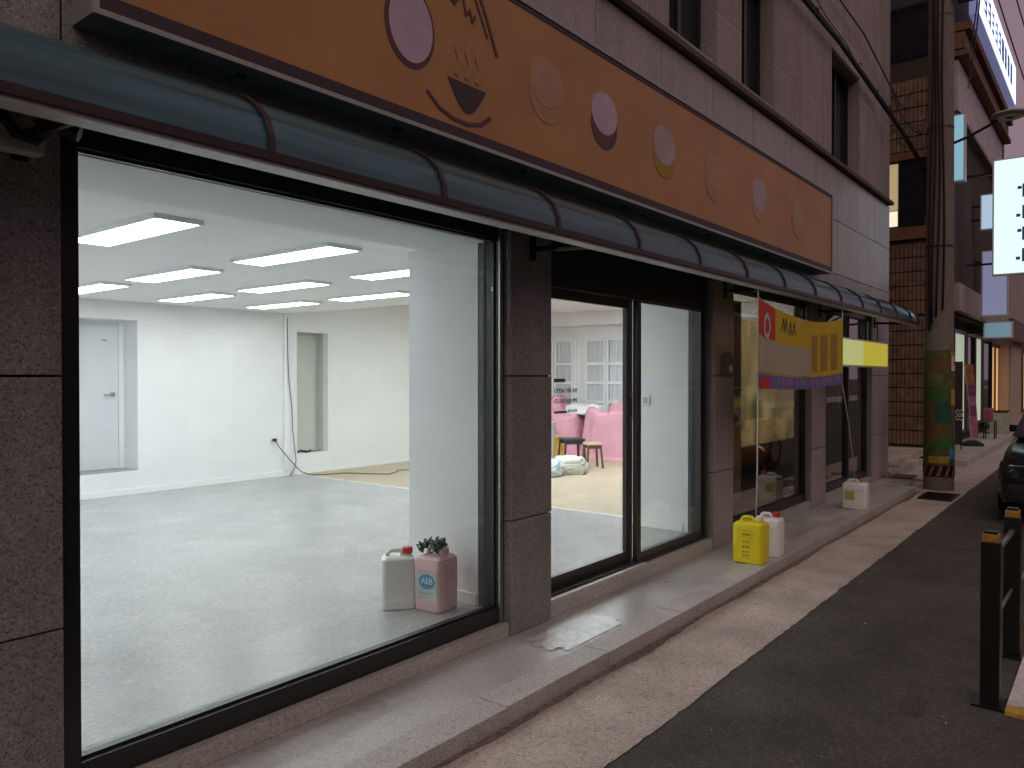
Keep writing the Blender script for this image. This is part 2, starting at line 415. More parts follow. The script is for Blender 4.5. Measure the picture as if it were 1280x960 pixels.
# dirt gathered along the foot of the step, and cracks in the asphalt
bm = BM()
xx = [-2 + .08 * i for i in range(182)]
A = [bm.verts.new((x, 2.2485, .0062)) for x in xx]
B = [bm.verts.new((x, 2.2485 - max(.008, .045 + .05 * noise.noise(Vector((x * 1.1, 2, 0))) + .02 * noise.noise(Vector((x * 7, 2, 5)))), .0058)) for x in xx]
for i in range(len(xx) - 1): bm.faces.new((A[i], A[i + 1], B[i + 1], B[i]))
tag(obj('gutter_dirt', bm, mat('gutter_dirt', (.17, .135, .115), .95, 30, .35)), kind='structure')
bm = BM()
for (p, q, sd_) in (((5.2, 1.62), (6.1, .7), 2), ((7.0, 1.5), (11.5, 1.2), 3)):
    n = 40; L_, R_ = [], []
    for i in range(n + 1):
        t_ = i / n; x = p[0] + (q[0] - p[0]) * t_; y = p[1] + (q[1] - p[1]) * t_ + .09 * noise.noise(Vector((x * 2.2, sd_, 0))) + .03 * noise.noise(Vector((x * 9, sd_, 3)))
        w = .0022 + .003 * abs(noise.noise(Vector((x * 5, sd_, 8))))
        L_.append(bm.verts.new((x - w, y + w, .003))); R_.append(bm.verts.new((x + w, y - w, .003)))
    for i in range(n): bm.faces.new((L_[i], L_[i + 1], R_[i + 1], R_[i]))
tag(obj('asphalt_cracks', bm, mat('crack', (.018, .016, .015), .95, 60, .3)), kind='structure')
# dark worn patch in the asphalt
bm = BM()
c0 = bm.verts.new((4.22, .80, .0035)); rim = []
for k in range(28):
    a = 2 * math.pi * k / 28; r = 1 + .35 * noise.noise(Vector((math.cos(a) * 1.5, math.sin(a) * 1.5, 4)))
    rim.append(bm.verts.new((4.22 + .13 * r * math.cos(a), .80 + .07 * r * math.sin(a), .0025)))
for k in range(28): bm.faces.new((c0, rim[k], rim[(k + 1) % 28]))
tag(obj('tar_patch', bm, mat('tar', (.055, .050, .047), .8, 60, .4)), kind='structure')

# drain grate
gr = thing('drain_grate', (11.8, 1.93, 0.004), 'dark drain grate set in the concrete strip near the utility pole', 'drain grate')
bm = BM(); box(bm, 11.45, 12.12, 1.72, 1.75, .003, .018); box(bm, 11.45, 12.12, 2.10, 2.13, .003, .018)
box(bm, 11.42, 11.45, 1.72, 2.13, .003, .018); box(bm, 12.12, 12.15, 1.72, 2.13, .003, .018)
obj('grate_frame', bm, BLACK, gr)
obj('pit', bx(11.45, 12.12, 1.75, 2.10, .0045, .006), RUBBER, gr)
for i in range(11): obj('grate_bar', bx(11.49 + i * .057, 11.51 + i * .057, 1.75, 2.10, .007, .016), BLACK, gr)

# painted kerb by the bollards
kb = thing('kerb', (5.5, 0.28, 0), 'low kerb at the road edge painted white with a yellow end', 'kerb')
bm = BM(); prism(bm, [(4.41, 0.43), (4.48, 0.43), (4.62, 0.12), (4.36, 0.12)], 'z', 0, 0.02)
obj('kerb_stone', bm, KYEL, kb)
for i in range(5):
    bm = BM()
    if i == 0: prism(bm, [(4.483, 0.43), (5.30, 0.43), (5.30, 0.12), (4.623, 0.12)], 'z', 0, 0.022)
    else: box(bm, 5.304 + .9 * (i - 1), 6.20 + .9 * (i - 1), .12, .43, 0, .022)
    obj('kerb_stone', bm, KYEL if i % 2 else KWHITE, kb)

# ------------------------------------------------------------------ the shop building
bld = thing('shop_building', (4, 3, 0), 'granite faced building with a brightly lit empty shop on its ground floor', 'building')
OPEN = [(1.113, 3.585), (4.01, 6.52), (6.96, 9.30), (9.86, 12.10)]
PIER = [(-4.0, 1.113), (3.585, 4.01), (6.52, 6.96), (9.30, 9.86), (12.10, 13.10)]
ROWS = [(0.088, 0.78), (0.78, 1.65), (1.65, 2.52), (2.52, 2.95)]
ZT = 11.0
UPW = [(5.63, 6.556, 4.44, 5.80), (7.13, 8.02, 4.44, 5.80), (10.04, 11.35, 4.36, 5.755), (2.2, 3.1, 4.44, 5.8), (0.2, 1.1, 4.44, 5.8)]
# core wall behind the facing
bm = BM()
for a, b in PIER: box(bm, a, b, 2.882, 3.06, 0.0, 2.62)
box(bm, -4, 13.1, 2.884, 3.06, 2.622, 4.34)
edges = sorted([(a, b, z0, z1) for a, b, z0, z1 in UPW])
px = -4.0
for a, b, z0, z1 in edges:
    box(bm, px, a, 2.884, 3.25, 4.342, 5.9)
    box(bm, a, b, 2.884, 3.25, 4.342, z0); box(bm, a, b, 2.884, 3.25, z1, 5.9)
    px = b
box(bm, px, 13.1, 2.884, 3.25, 4.342, 5.9)
box(bm, -4, 13.1, 2.884, 3.25, 5.902, ZT)
obj('core_wall', bm, DARKJOINT, bld)
bm = BM(); box(bm, 13.02, 13.10, 3.062, 10, 0, 2.62); box(bm, 13.02, 13.10, 3.252, 10, 2.62, ZT)
box(bm, -4, -3.9, 3.062, 10, 0, ZT); box(bm, -4, 13.1, 9.98, 10.1, 0, ZT); box(bm, -4, 13.1, 3.26, 9.97, ZT - .2, ZT + .01)
obj('outer_wall', bm, STUCCO, bld)
J = 0.004
def gpanel(x0, x1, z0, z1, m, y=YF, y1=2.880, bev=0.004):
    return obj('granite_panel', bx(x0 + J, x1 - J, y + random.uniform(-.0012, .0012), y1, z0 + J, z1 - J, bev=bev), m, bld)
for i, (a, b) in enumerate(PIER):
    for z0, z1 in ROWS:
        if i == 0:
            for q in ((-4, -2.4), (-2.4, -.6), (-.6, b)): gpanel(q[0], q[1], z0, z1, G_PIER)
        elif i == 4: gpanel(a, b + .028, z0, z1, G_WALL)
        else: gpanel(a, b, z0, z1, G_PIER if i == 1 else G_PIER_LIT)
# cheeks of the piers (faces of the openings)
for i, (a, b) in enumerate(OPEN):
    for z0, z1 in ROWS[:3]:
        obj('granite_panel', bx(b - .001, b + .0, 2.86, 2.9, z0 + J, z1 - J), G_PIER, bld)
# band between awning and ledge
xs = [-4, -3.15, -2.19, -1.23, -.27, .69, 1.65, 2.61, 3.57, 4.53, 5.50, 6.47, 7.43, 8.39, 9.35, 10.31, 11.27, 12.2, 13.128]
for a, b in zip(xs, xs[1:]):
    for z0, z1 in ((2.95, 3.63), (3.63, 4.30)): gpanel(a, b, z0, z1, G_WALL)
for a, b in OPEN: gpanel(a, b, 2.62, 2.95, G_PIER)
# ledge
LEDGE = mat('ledge_stone', (0.115, 0.09, 0.09), 0.7, 40, 0.2)
bm = BM(); prism(bm, [(2.79, 4.318), (2.879, 4.318), (2.879, 4.375), (2.782, 4.36)], 'x', -4, 13.14)
obj('ledge', bm, LEDGE, bld)
# upper rows
zr = [4.38, 4.91, 5.50, 6.09, 6.68, 7.27, 7.86, 8.45, 9.04, 9.63, 10.22, ZT]
JU = 0.006
for z0, z1 in zip(zr, zr[1:]):
    cuts = [(a, b, c, d) for a, b, c, d in edges if c < z1 - .02 and d > z0 + .02]
    px = -4.0
    segs = []
    for a, b, c, d in cuts:
        segs.append((px, a, z0, z1)); px = b
        if d < z1 - .02: segs.append((a, b, d, z1))
        if c > z0 + .03: segs.append((a, b, z0, c))
    segs.append((px, 13.128, z0, z1))
    for a, b, c, d in segs:
        obj('granite_panel', bx(a, b, YF + random.uniform(-.001, .001), 2.878, c + JU, d - JU, bev=0.003), G_UP, bld)
bm = BM(); box(bm, -4, 13.11, 2.860, 2.8835, 4.38, ZT)
# mortar bars in the joints
bm.free(); bm = BM()
for z in zr[1:-1]:
    px = -4.0
    for a, b, c, d in edges:
        if c < z < d:
            box(bm, px, a, 2.853, 2.8785, z - .005, z + .005); px = b
    box(bm, px, 13.12, 2.853, 2.8785, z - .005, z + .005)
obj('joint', bm, MORTAR, bld)
# upper windows
for a, b, z0, z1 in edges:
    w = bm = BM()
    box(bm, a, a + .05, 3.00, 3.07, z0, z1); box(bm, b - .05, b, 3.00, 3.07, z0, z1)
    box(bm, a + .05, b - .05, 3.00, 3.07, z0, z0 + .05); box(bm, a + .05, b - .05, 3.00, 3.07, z1 - .05, z1)
    box(bm, (a + b) / 2 - .03, (a + b) / 2 + .03, 2.99, 3.06, z0 + .05, z1 - .05)
    fr = obj('window', bm, FRAME, bld)
    obj('pane', bx(a + .05, (a + b) / 2 - .03, 3.03, 3.036, z0 + .05, z1 - .05), DGLASS, fr)
    obj('pane', bx((a + b) / 2 + .03, b - .05, 3.045, 3.051, z0 + .05, z1 - .05), DGLASS, fr)
    bm = BM()
    box(bm, b - .012, b - .001, 2.862, 2.999, z0, z1); box(bm, a + .001, a + .012, 2.862, 2.999, z0, z1)
    box(bm, a + .012, b - .012, 2.862, 2.999, z0 + .001, z0 + .02); box(bm, a + .012, b - .012, 2.862, 2.999, z1 - .012, z1 - .001)
    obj('reveal', bm, G_UP, fr)

# shop windows
def shop_window(a, b, gm=GLASS, mull=None):
    bm = BM()
    y0, y1 = 2.91, 3.00
    box(bm, a, a + .075, y0, y1, .172, 2.62); box(bm, b - .042, b, y0, y1, .172, 2.62)
    box(bm, a + .075, b - .042, y0, y1, .172, .262); box(bm, a + .075, b - .042, y0, y1, 2.465, 2.62)
    # inner bead of the frame
    box(bm, a + .075, a + .087, y0 + .025, y0 + .035, .262, 2.465); box(bm, b - .054, b - .042, y0 + .025, y0 + .035, .262, 2.465)
    box(bm, a + .087, b - .054, y0 + .025, y0 + .035, .262, .274); box(bm, a + .087, b - .054, y0 + .025, y0 + .035, 2.453, 2.465)
    if mull: box(bm, mull - .03, mull + .03, y0 + .002, y1, .274, 2.453)
    f = obj('window', bm, FRAME, bld)
    obj('pane', bx(a + .08, b - .048, 2.95, 2.956, .268, 2.459), gm, f)
    bm = BM(); box(bm, b - .041, b - .012, y0 - .012, y0 - .001, .175, 2.60)
    obj('trim', bm, STEEL, f)
    s = obj('sill', bx(a - .0, b, 2.862, 3.05, .088, .168, bev=.004), G_STEP, f)
    return f
shop_window(*OPEN[0]); shop_window(*OPEN[2], gm=TINTED); shop_window(*OPEN[3], gm=TINTED, mull=11.1)

# sliding door
a, b = OPEN[1]
bm = BM()
box(bm, a, a + .05, 2.91, 3.03, .19, 2.62); box(bm, b - .085, b, 2.91, 3.03, .19, 2.62)
box(bm, a + .05, b - .085, 2.905, 3.03, 2.235, 2.62); box(bm, a + .05, b - .085, 2.91, 3.03, .19, .215)
dr = obj('door_frame', bm, FRAME, bld)
obj('trim', bx(b - .035, b - .012, 2.898, 2.909, .19, 2.60), STEEL, dr)
obj('sill', bx(a, b, 2.862, 3.05, .088, .188, bev=.004), G_STEP, bld)
obj('threshold', bx(a + .01, 5.32, 2.872, 2.908, .1885, .20, bev=.003), ALU, dr)
bm = BM()
box(bm, 4.07, 4.13, 2.985, 3.02, .216, 2.234); box(bm, 5.195, 5.285, 2.985, 3.02, .216, 2.234)
box(bm, 4.13, 5.195, 2.985, 3.02, .216, .295); box(bm, 4.13, 5.195, 2.985, 3.02, 2.172, 2.234)
lf = obj('door_leaf', bm, BRONZE, bld)
obj('pane', bx(4.125, 5.20, 3.0, 3.006, .29, 2.176), CLEAR, lf)
bm = BM(); box(bm, 5.235, 5.262, 2.950, 2.962, 1.30, 1.52, bev=.004); box(bm, 5.243, 5.254, 2.962, 2.986, 1.31, 1.335); box(bm, 5.243, 5.254, 2.962, 2.986, 1.485, 1.51)
obj('handle', bm, STEEL, lf)
bm = BM()
box(bm, 5.255, 5.315, 2.925, 2.965, .216, 2.234); box(bm, 6.40, 6.434, 2.925, 2.965, .216, 2.234)
box(bm, 5.315, 6.40, 2.925, 2.965, .216, .275); box(bm, 5.315, 6.40, 2.925, 2.965, 2.222, 2.234)
rf = obj('door_leaf', bm, BRONZE, bld)
obj('pane', bx(5.31, 6.405, 2.942, 2.948, .27, 2.226), GLASS, rf)
# lettering on the sliding leaf
yl = 2.997
st = move(text_bm('OPEN-7:00 AM', .044), (4.245, yl, 1.535))
st2 = move(text_bm('CLOSE-8:00 PM', .042), (4.245, yl, 1.465))
bm = BM(); box(bm, 4.245, 4.375, yl - .001, yl + .001, 1.607, 1.632); box(bm, 4.245, 4.395, yl - .001, yl + .001, 1.395, 1.41)
for q in range(7): box(bm, 4.41 + q * .017, 4.418 + q * .017, yl - .001, yl + .001, 1.395, 1.418)
obj('lettering', st, GREYPRINT, lf); obj('lettering', st2, GREYPRINT, lf); obj('lettering', bm, GREYPRINT, lf)

# ------------------------------------------------------------------ shop interior (parts of the building)
ZF = 0.20
FX = 6.9     # grey floor meets beige floor, low ceiling meets high ceiling
YB = 9.5
obj('grey_floor', bx(.6, FX, 3.032, YB, .1, ZF), FLOORG, bld)
obj('beige_floor', bx(FX + .001, 12.6, 3.78, YB, .1, ZF), FLOORB, bld)
obj('beige_floor', bx(FX + .001, 12.9, 3.062, 3.70, .1, ZF - .002), FLOORB, bld)
obj('floor_border', bx(1.1, 3.60, 3.034, 3.15, ZF + .0008, ZF + .005), mat('grey_floor_border', (.30, .305, .31), .45, 30, .1), bld)
obj('floor_strip', bx(FX - .012, FX + .012, 3.78, YB - .01, ZF + .0005, ZF + .004), TRIM, bld)
obj('door_track', bx(4.06, 6.43, 3.05, 3.075, ZF + .001, ZF + .006), STEEL, bld)
obj('ceiling', bx(.6, FX - .08, 3.062, YB, 2.56, 2.62), CEIL, bld)
obj('ceiling', bx(FX - .08, 12.6, 3.78, YB, 2.85, 2.9), CEIL, bld)
obj('ceiling_riser', bx(FX - .08, FX - .06, 3.80, YB - .003, 2.557, 2.849), CEIL, bld)
obj('bulkhead', bx(.62, 6.57, 3.09, 3.66, 2.485, 2.559), WHITE, bld)
obj('bulkhead', bx(12.1, 12.39, 3.8, YB - .003, 2.6, 2.849), WHITE, bld)
bm = BM(); box(bm, .5, .6, 3.062, YB + .1, .1, 2.7); obj('interior_wall', bm, WHITE, bld)
# back wall with the door recess and the niche
bm = BM()
Y1 = YB + .12
box(bm, .6, 3.87, YB, Y1, .1, 2.9); box(bm, 3.87, 4.56, YB, Y1, .1, .486); box(bm, 3.87, 4.56, YB, Y1, 2.335, 2.9)
box(bm, 4.56, 6.90, YB, Y1, .1, 2.9); box(bm, 6.90, 7.465, YB, Y1, .1, .50); box(bm, 6.90, 7.465, YB, Y1, 2.30, 2.9)
box(bm, 7.465, 12.6, YB, Y1, .1, 2.9)
obj('interior_wall', bm, WHITE, bld)
bm = BM(); box(bm, 3.80, 3.87, Y1, 9.90, .486, 2.335); box(bm, 4.56, 4.63, Y1, 9.90, .486, 2.335); box(bm, 3.87, 4.56, Y1, 9.90, 2.335, 2.40)
obj('door_recess', bm, WHITE, bld)
obj('recess_sill', bx(3.872, 4.558, YB + .01, 9.88, .44, .492), SILL, bld)
d = obj('interior_door', bx(3.91, 4.49, 9.862, 9.895, .495, 2.30, bev=.004), DOORW, bld)
bm = BM(); box(bm, 3.872, 3.908, 9.845, 9.895, .493, 2.334); box(bm, 4.492, 4.558, 9.845, 9.895, .493, 2.334); box(bm, 3.908, 4.492, 9.845, 9.895, 2.303, 2.334)
obj('door_casing', bm, TRIM, d)
bm = BM(); lathe(bm, [(.028, 0), (.03, .004), (.03, .012), (.026, .015)], (0, 0, 0), 16)
bmesh.ops.rotate(bm, verts=bm.verts, matrix=__import__('mathutils').Matrix.Rotation(R(90), 3, 'X'))
move(bm, (4.42, 9.861, 1.42)); tube(bm, [(4.42, 9.85, 1.42), (4.42, 9.82, 1.42), (4.40, 9.81, 1.42), (4.30, 9.81, 1.418)], .010, 8)
obj('handle', bm, STEEL, d, True)
obj('closer_plate', bx(4.30, 4.35, 9.855, 9.861, 2.085, 2.097), GREYPRINT, d)
bm = BM(); box(bm, 6.84, 6.90, Y1, 9.74, .5, 2.3); box(bm, 7.465, 7.53, Y1, 9.74, .5, 2.3); box(bm, 6.84, 7.53, 9.74, 9.78, .5, 2.3)
box(bm, 6.84, 7.53, Y1, 9.74, .44, .5); box(bm, 6.84, 7.53, Y1, 9.74, 2.3, 2.36)
obj('niche', bm, NICHE, bld)
obj('skirting', bx(.6, FX - .12, 9.482, YB - .001, ZF + .001, ZF + .075), TRIM, bld)
obj('skirting', bx(FX - .06, 12.3, 9.486, YB - .001, ZF + .001, ZF + .06), TRIM, bld)
# pilaster edge in the corner between the two halves
obj('conduit_cover', bx(6.665, 6.735, 9.455, YB - .001, ZF + .076, 2.557), TRIM, bld)
# right wall and partition
obj('interior_wall', bx(12.4, 12.52, 3.78, YB, .1, 2.849), WHITE, bld)
obj('interior_wall', bx(6.96, 12.6, 3.70, 3.778, .1, .75), DARKIN, bld)
for k in range(11):  # added blinds that pass room light as a glow to the dark windows
    obj('added_glow_blind', bx(6.965 + k * .512, 7.468 + k * .512, 3.73, 3.735, .752, 2.36), GLOW_BLIND, bld)
bm = BM(); box(bm, 6.96, 12.98, 3.10, 3.775, 2.86, 2.89); box(bm, 12.85, 12.95, 3.065, 3.70, .2, 2.63)
obj('rear_partition', bm, DARKIN, bld)
for (x0, x1, y1) in ((3.66, 4.0, 3.79), (6.58, 6.955, 3.72)):
    obj('column', bx(x0, x1, 3.172 if x0 < 5 else 3.13, y1, ZF, 2.49 if x0 < 5 else 2.86), WHITE, bld)
    obj('skirting', bx(x0 - .012, x0 - .0005, 3.18, y1, ZF + .001, ZF + .07), TRIM, bld)
    obj('lining', bx(x0 + .002, x1, 3.062, 3.168 if x0 < 5 else 3.126, ZF, 2.62), LINING, bld)
obj('interior_wall', bx(6.958, 6.99, 3.06, 3.69, .1, 2.86), DARKIN, bld)
sw = obj('switch_plate', bx(6.567, 6.5795, 3.525, 3.615, 1.37, 1.47, bev=.003), TRIM, bld)
obj('rocker', bx(6.562, 6.5665, 3.55, 3.59, 1.39, 1.45), PALEG, sw)
so = obj('wall_socket', bx(6.45, 6.53, 9.488, 9.499, .695, .775, bev=.003), TRIM, bld)
# windows with curtains on the right wall
def lattice(y0, y1):
    XW = 12.4
    ym = (y0 + y1) / 2
    bm = BM()
    z0, z1 = .80, 2.41
    box(bm, XW - .05, XW - .001, y0, y0 + .04, z0, z1); box(bm, XW - .05, XW - .001, y1 - .04, y1, z0, z1)
    box(bm, XW - .05, XW - .001, y0 + .04, y1 - .04, z1 - .04, z1); box(bm, XW - .05, XW - .001, y0 + .04, y1 - .04, z0, z0 + .04)
    f = obj('window', bm, TRIM, bld)
    for (a, b, rails) in ((y0 + .045, ym - .008, (1.16, 1.52, 1.88)), (ym + .008, y1 - .045, (1.16, 1.52, 1.88))):
        bm = BM()
        box(bm, XW - .065, XW - .02, a, a + .045, z0 + .045, z1 - .045); box(bm, XW - .065, XW - .02, b - .045, b, z0 + .045, z1 - .045)
        zs = [z0 + .072] + list(rails) + [z1 - .072]
        for z in zs: box(bm, XW - .064, XW - .021, a + .045, b - .045, z - .026, z + .026)
        obj('sash', bm, TRIM, f)
        bm = BM(); n = 34
        A = [(a + .055 + (b - a - .11) * i / n, XW - .035 + .013 * math.sin(i * 1.15 + a * 7) + .006 * math.sin(i * .53)) for i in range(n + 1)]
        lo = [bm.verts.new((x, y, z0 + .08)) for y, x in A]; hi = [bm.verts.new((x, y, z1 - .08)) for y, x in A]
        for i in range(n): bm.faces.new((lo[i], lo[i + 1], hi[i + 1], hi[i]))
        obj('curtain', bm, CURTAIN, f, 'all')
lattice(7.03, 8.03); lattice(8.22, 9.22)

# ceiling panel lights
def light(x, y, z, label, group='flat white panel lights on the shop ceiling'):
    t = thing('ceiling_light', (x, y, z), label, 'ceiling light', group)
    bm = BM(); w, l, h = .15, .60, .028
    box(bm, -w, -w + .018, -l, l, -h, -.0005); box(bm, w - .018, w, -l, l, -h, -.0005)
    box(bm, -w + .018, w - .018, -l, -l + .018, -h, -.0005); box(bm, -w + .018, w - .018, l - .018, l, -h, -.0005)
    obj('light_frame', bm, LFRAME, t, world=False)
    bm = BM(); box(bm, -w + .018, w - .018, -l + .018, l - .018, -h + .001, -.012)
    obj('diffuser', bm, PANEL, t, world=False)
    return t
ordn = ['second', 'third', 'fourth', 'fifth', 'added out of view, first']
rown = ['nearest the shop window', 'in the middle row', 'in the row by the back wall']
L0 = None
for i, lx in enumerate((2.27, 3.47, 4.62, 5.78, 1.1)):  # leftmost panels are added out of view to brighten the white column
    for j, ly in enumerate((4.82, 6.60, 8.26)):
        lab = f'lit ceiling panel light {rown[j]}, {ordn[i]} from the left'
        if L0 is None: L0 = light(lx, ly, 2.56, lab)
        else:
            c = copy_tree(L0); c.location = (lx, ly, 2.56); c['label'] = lab
D2 = [q for q in L0.children if q.name.startswith('diffuser')][0].data.copy(); D2.materials[0] = PANEL2
for lx, ly, w in ((8.2, 5.2, 'front left'), (8.2, 6.9, 'back left'), (10.2, 4.9, 'front right'), (10.2, 6.2, 'back right')):  # extra panels added where they stay unseen, to light the beige half
    c = copy_tree(L0); c.location = (lx, ly, 2.85)
    for q in c.children:
        if q.name.startswith('diffuser'): q.data = D2
    c['label'] = f'unseen ceiling panel light added above the beige floor, {w} of four'
    c['group'] = 'unseen panel lights added above the beige floor'

# cables inside
t = thing('extension_cord', (6.5, 9.48, .73), 'thin brown extension cord from the wall socket running over the beige floor', 'cord')
bm = BM(); tube(bm, [(6.49, 9.46, .735), (6.56, 9.44, .62), (6.72, 9.40, .42), (6.86, 9.36, .26), (6.96, 9.30, .208), (7.08, 9.13, .208), (7.4, 9.04, .208), (7.56, 8.7, .208), (7.73, 8.42, .208), (7.9, 8.5, .208), (8.02, 8.56, .208), (8.12, 8.68, .208), (8.2, 8.62, .208), (8.27, 8.56, .208), (8.7, 8.3, .208)], .0085, 6)
obj('cord', bm, BCABLE, t, 'all')
obj('plug', bx(6.468, 6.512, 9.44, 9.487, .715, .755, bev=.006), RUBBER, t)
bm = BM(); tube(bm, [(6.70, 9.452, 2.50), (6.702, 9.448, 2.0), (6.715, 9.44, 1.6), (6.76, 9.43, 1.2), (6.77, 9.43, .9), (6.80, 9.43, .62), (6.83, 9.43, .42), (6.80, 9.43, .30), (6.72, 9.42, .21)], .008, 6)
tag(obj('hanging_cable', bm, GCABLE, None, 'all'), 'grey cable hanging down the corner of the back wall beside the niche', 'cable')
bm = BM()
tube(bm, [(6.93 + .12 * (1 + math.cos(q * .8)) * .9 + .02 * q * .4, 9.58 + .04 * math.sin(q * .8), .512 + .01 * (q % 3)) for q in range(12)], .012, 6)
tag(obj('cable_coil', bm, RUBBER, None, 'all'), 'dark coil of cable lying on the bottom of the wall niche', 'cable coil')
bm = BM(); tube(bm, [(7.24 + .05 * math.cos(q * .9) + .012 * q, 9.57 + .03 * math.sin(q * .9), .512 + .008 * (q % 2)) for q in range(11)], .008, 6)
tag(obj('cable_coil', bm, GCABLE, None, 'all'), 'small grey coil of cable at the right side of the wall niche', 'cable coil')

# ------------------------------------------------------------------ dust sheets, stools, sacks seen through the door
def drape(name, cx, cy, rx, ry, top, m, label, cat, seed, bumpy=.12, ang=0, z0=ZF, folds=11):
    bm = BM(); N = 96
    levels = [0, .04, .1, .2, .32, .46, .6, .74, .86, .95, 1.0]
    rings = []
    for lv in levels:
        ring = []
        for k in range(N):
            a = 2 * math.pi * k / N
            e = .45
            ux = math.copysign(abs(math.cos(a)) ** e, math.cos(a)); uy = math.copysign(abs(math.sin(a)) ** e, math.sin(a))
            ph = ux * rx * 19 + uy * ry * 23 + seed
            fold = .6 * math.sin(ph + 1.5 * math.sin(ph * .37) + lv) + .4 * abs(math.sin(ph * 1.9 + 2 * lv))
            f = 1 + (1 - lv) ** .7 * (.09 + .075 * fold + .05 * noise.noise(Vector((ux * 3, uy * 3, seed)))) + .06 * (1 - lv) ** 6
            zz = lv * (top + bumpy * noise.noise(Vector((ux * 1.7 + seed, uy * 1.7, seed))) * 1.2)
            if lv < .05: zz = .004 + .02 * lv
            X, Y = ux * rx * f, uy * ry * f
            ring.append(bm.verts.new((cx + X * math.cos(ang) - Y * math.sin(ang), cy + X * math.sin(ang) + Y * math.cos(ang), z0 + zz)))
        rings.append(ring)
    for s in (.93, .8, .6, .4, .2):
        ring = []
        for k in range(N):
            v = rings[len(levels) - 1][k].co
            X, Y = cx + (v.x - cx) * s, cy + (v.y - cy) * s
            zz = top + bumpy * 1.5 * noise.noise(Vector(((v.x - cx) * s * 1.6 + seed, (v.y - cy) * s * 1.6, seed + 3))) + .03 * (1 - s)
            zz = zz * (1 - max(0, s - .85) * 4) + max(0, s - .85) * 4 * (v.z - z0)
            ring.append(bm.verts.new((X, Y, z0 + zz)))
        rings.append(ring)
    for a, b in zip(rings, rings[1:]):
        for k in range(N): bm.faces.new((a[k], a[(k + 1) % N], b[(k + 1) % N], b[k]))
    bm.faces.new(rings[-1])
    for v in bm.verts:
        d = .04 * (noise.noise(v.co * 5) + .6 * abs(noise.noise(v.co * 9)))
        if v.co.z > z0 + .03: v.co += Vector((d, d * .6, d))
    return tag(obj(name, bm, m, None, 'all'), label, cat)
drape('dust_sheet', 11.80, 6.85, .42, .62, .80, PINKC, 'pink dust sheet draped over furniture on the right, seen through the glass door', 'dust sheet', 1.0)
drape('dust_sheet', 11.62, 8.25, .48, .62, .74, PINKC, 'pink dust sheet draped over furniture on the left, behind the stools', 'dust sheet', 5.3)
drape('bedding', 11.75, 8.55, .36, .40, .30, PINKC, 'folded pink bundle piled on top of the left dust sheet', 'bundle', 2.2, .08, .3, ZF + .76, 5)
drape('bedding', 11.8, 7.62, .26, .34, .14, WCLOTH, 'crumpled white cloth lying between the two pink dust sheets', 'cloth', 8.1, .05, .2, ZF + .77, 7)
drape('bedding', 11.9, 6.72, .22, .34, .16, PINKC, 'small folded pink cloth lying on the right dust sheet', 'bundle', 3.7, .06, -.2, ZF + .80, 5)

def stool(x, y, w, h, sm, lm, label, rz, nl=4):
    t = thing('stool', (x, y, ZF), label, 'stool', None, rz)
    bm = BM(); box(bm, -w, w, -w, w, h - .035, h, bev=.008); obj('seat', bm, sm, t, world=False)
    bm = BM()
    box(bm, -w + .02, w - .02, -w + .02, -w + .04, h - .09, h - .036); box(bm, -w + .02, w - .02, w - .04, w - .02, h - .09, h - .036)
    obj('apron', bm, lm, t, world=False)
    for sx in (-1, 1):
        for sy in (-1, 1):
            bm = BM(); tube(bm, [(sx * (w + .004), sy * (w + .004), 0), (sx * (w - .025), sy * (w - .025), h - .036)], .019, 4)
            obj('leg', bm, lm, t, world=False)
    return t
stool(10.28, 6.52, .125, .40, mat('pinkish_seat', (.60, .44, .38), .6, 10, .08), WOOD, 'brown wooden stool with pale seat in front of the pink sheet', R(-38))
stool(10.38, 6.98, .175, .44, DSEAT, DSEAT, 'charcoal stool standing behind the plastic sack by the pink sheet', R(-38))
def sack(name, cx, cy, rx, ry, h, m, label, ang, seed):
    bm = BM(); bmesh.ops.create_icosphere(bm, subdivisions=5, radius=1)
    for v in bm.verts:
        p = v.co.copy(); f = 1 + .16 * noise.noise(p * 1.6 + Vector((seed, 0, 0))) + .07 * noise.noise(p * 4.5 + Vector((0, seed, 0))) - .16 * abs(noise.noise(Vector((p.x * 7, p.y * 3, p.z * 3)) + Vector((0, seed, 2)))) - .09 * abs(noise.noise(Vector((p.x * 9, p.y * 9, p.z * 13)) + Vector((seed, 0, 2))))
        z = p.z * f
        z = (z + .55) / 1.55 if z > -.55 else 0
        X, Y = math.copysign(abs(p.x) ** .75, p.x) * f * rx, math.copysign(abs(p.y) ** .75, p.y) * f * ry
        v.co = (cx + X * math.cos(ang) - Y * math.sin(ang), cy + X * math.sin(ang) + Y * math.cos(ang), ZF + .002 + z * h)
    return tag(obj(name, bm, m, None, 'all'), label, 'sack')
sack('plastic_sack', 9.42, 6.38, .30, .17, .29, SACK, 'translucent cream plastic sack lying on the beige floor in front of the stools', R(-35), 2.0)
sack('plastic_sack', 9.02, 6.46, .20, .17, .26, SACKB, 'bluish white plastic sack at the left edge of the door glass', R(-30), 6.0)
t = thing('carton', (10.95, 7.78, ZF), 'yellow carton printed orange beside the charcoal stool', 'carton')
bm = BM(); box(bm, 10.82, 11.08, 7.62, 7.94, ZF + .02, ZF + .38, bev=.004); obj('carton_body', bm, BOXY, t)
obj('carton_lid', bx(10.81, 11.09, 7.61, 7.95, ZF + .381, ZF + .42, bev=.004), CREAM, t)
bm = BM(); lathe(bm, [(.12, 0), (.15, .02), (.165, .62), (.175, .64), (.175, .66), (.15, .665)], (10.75, 7.78, ZF), 20)
tag(obj('storage_bin', bm, PALEG, None, True), 'tall pale grey bin behind the sacks at the door edge', 'bin')

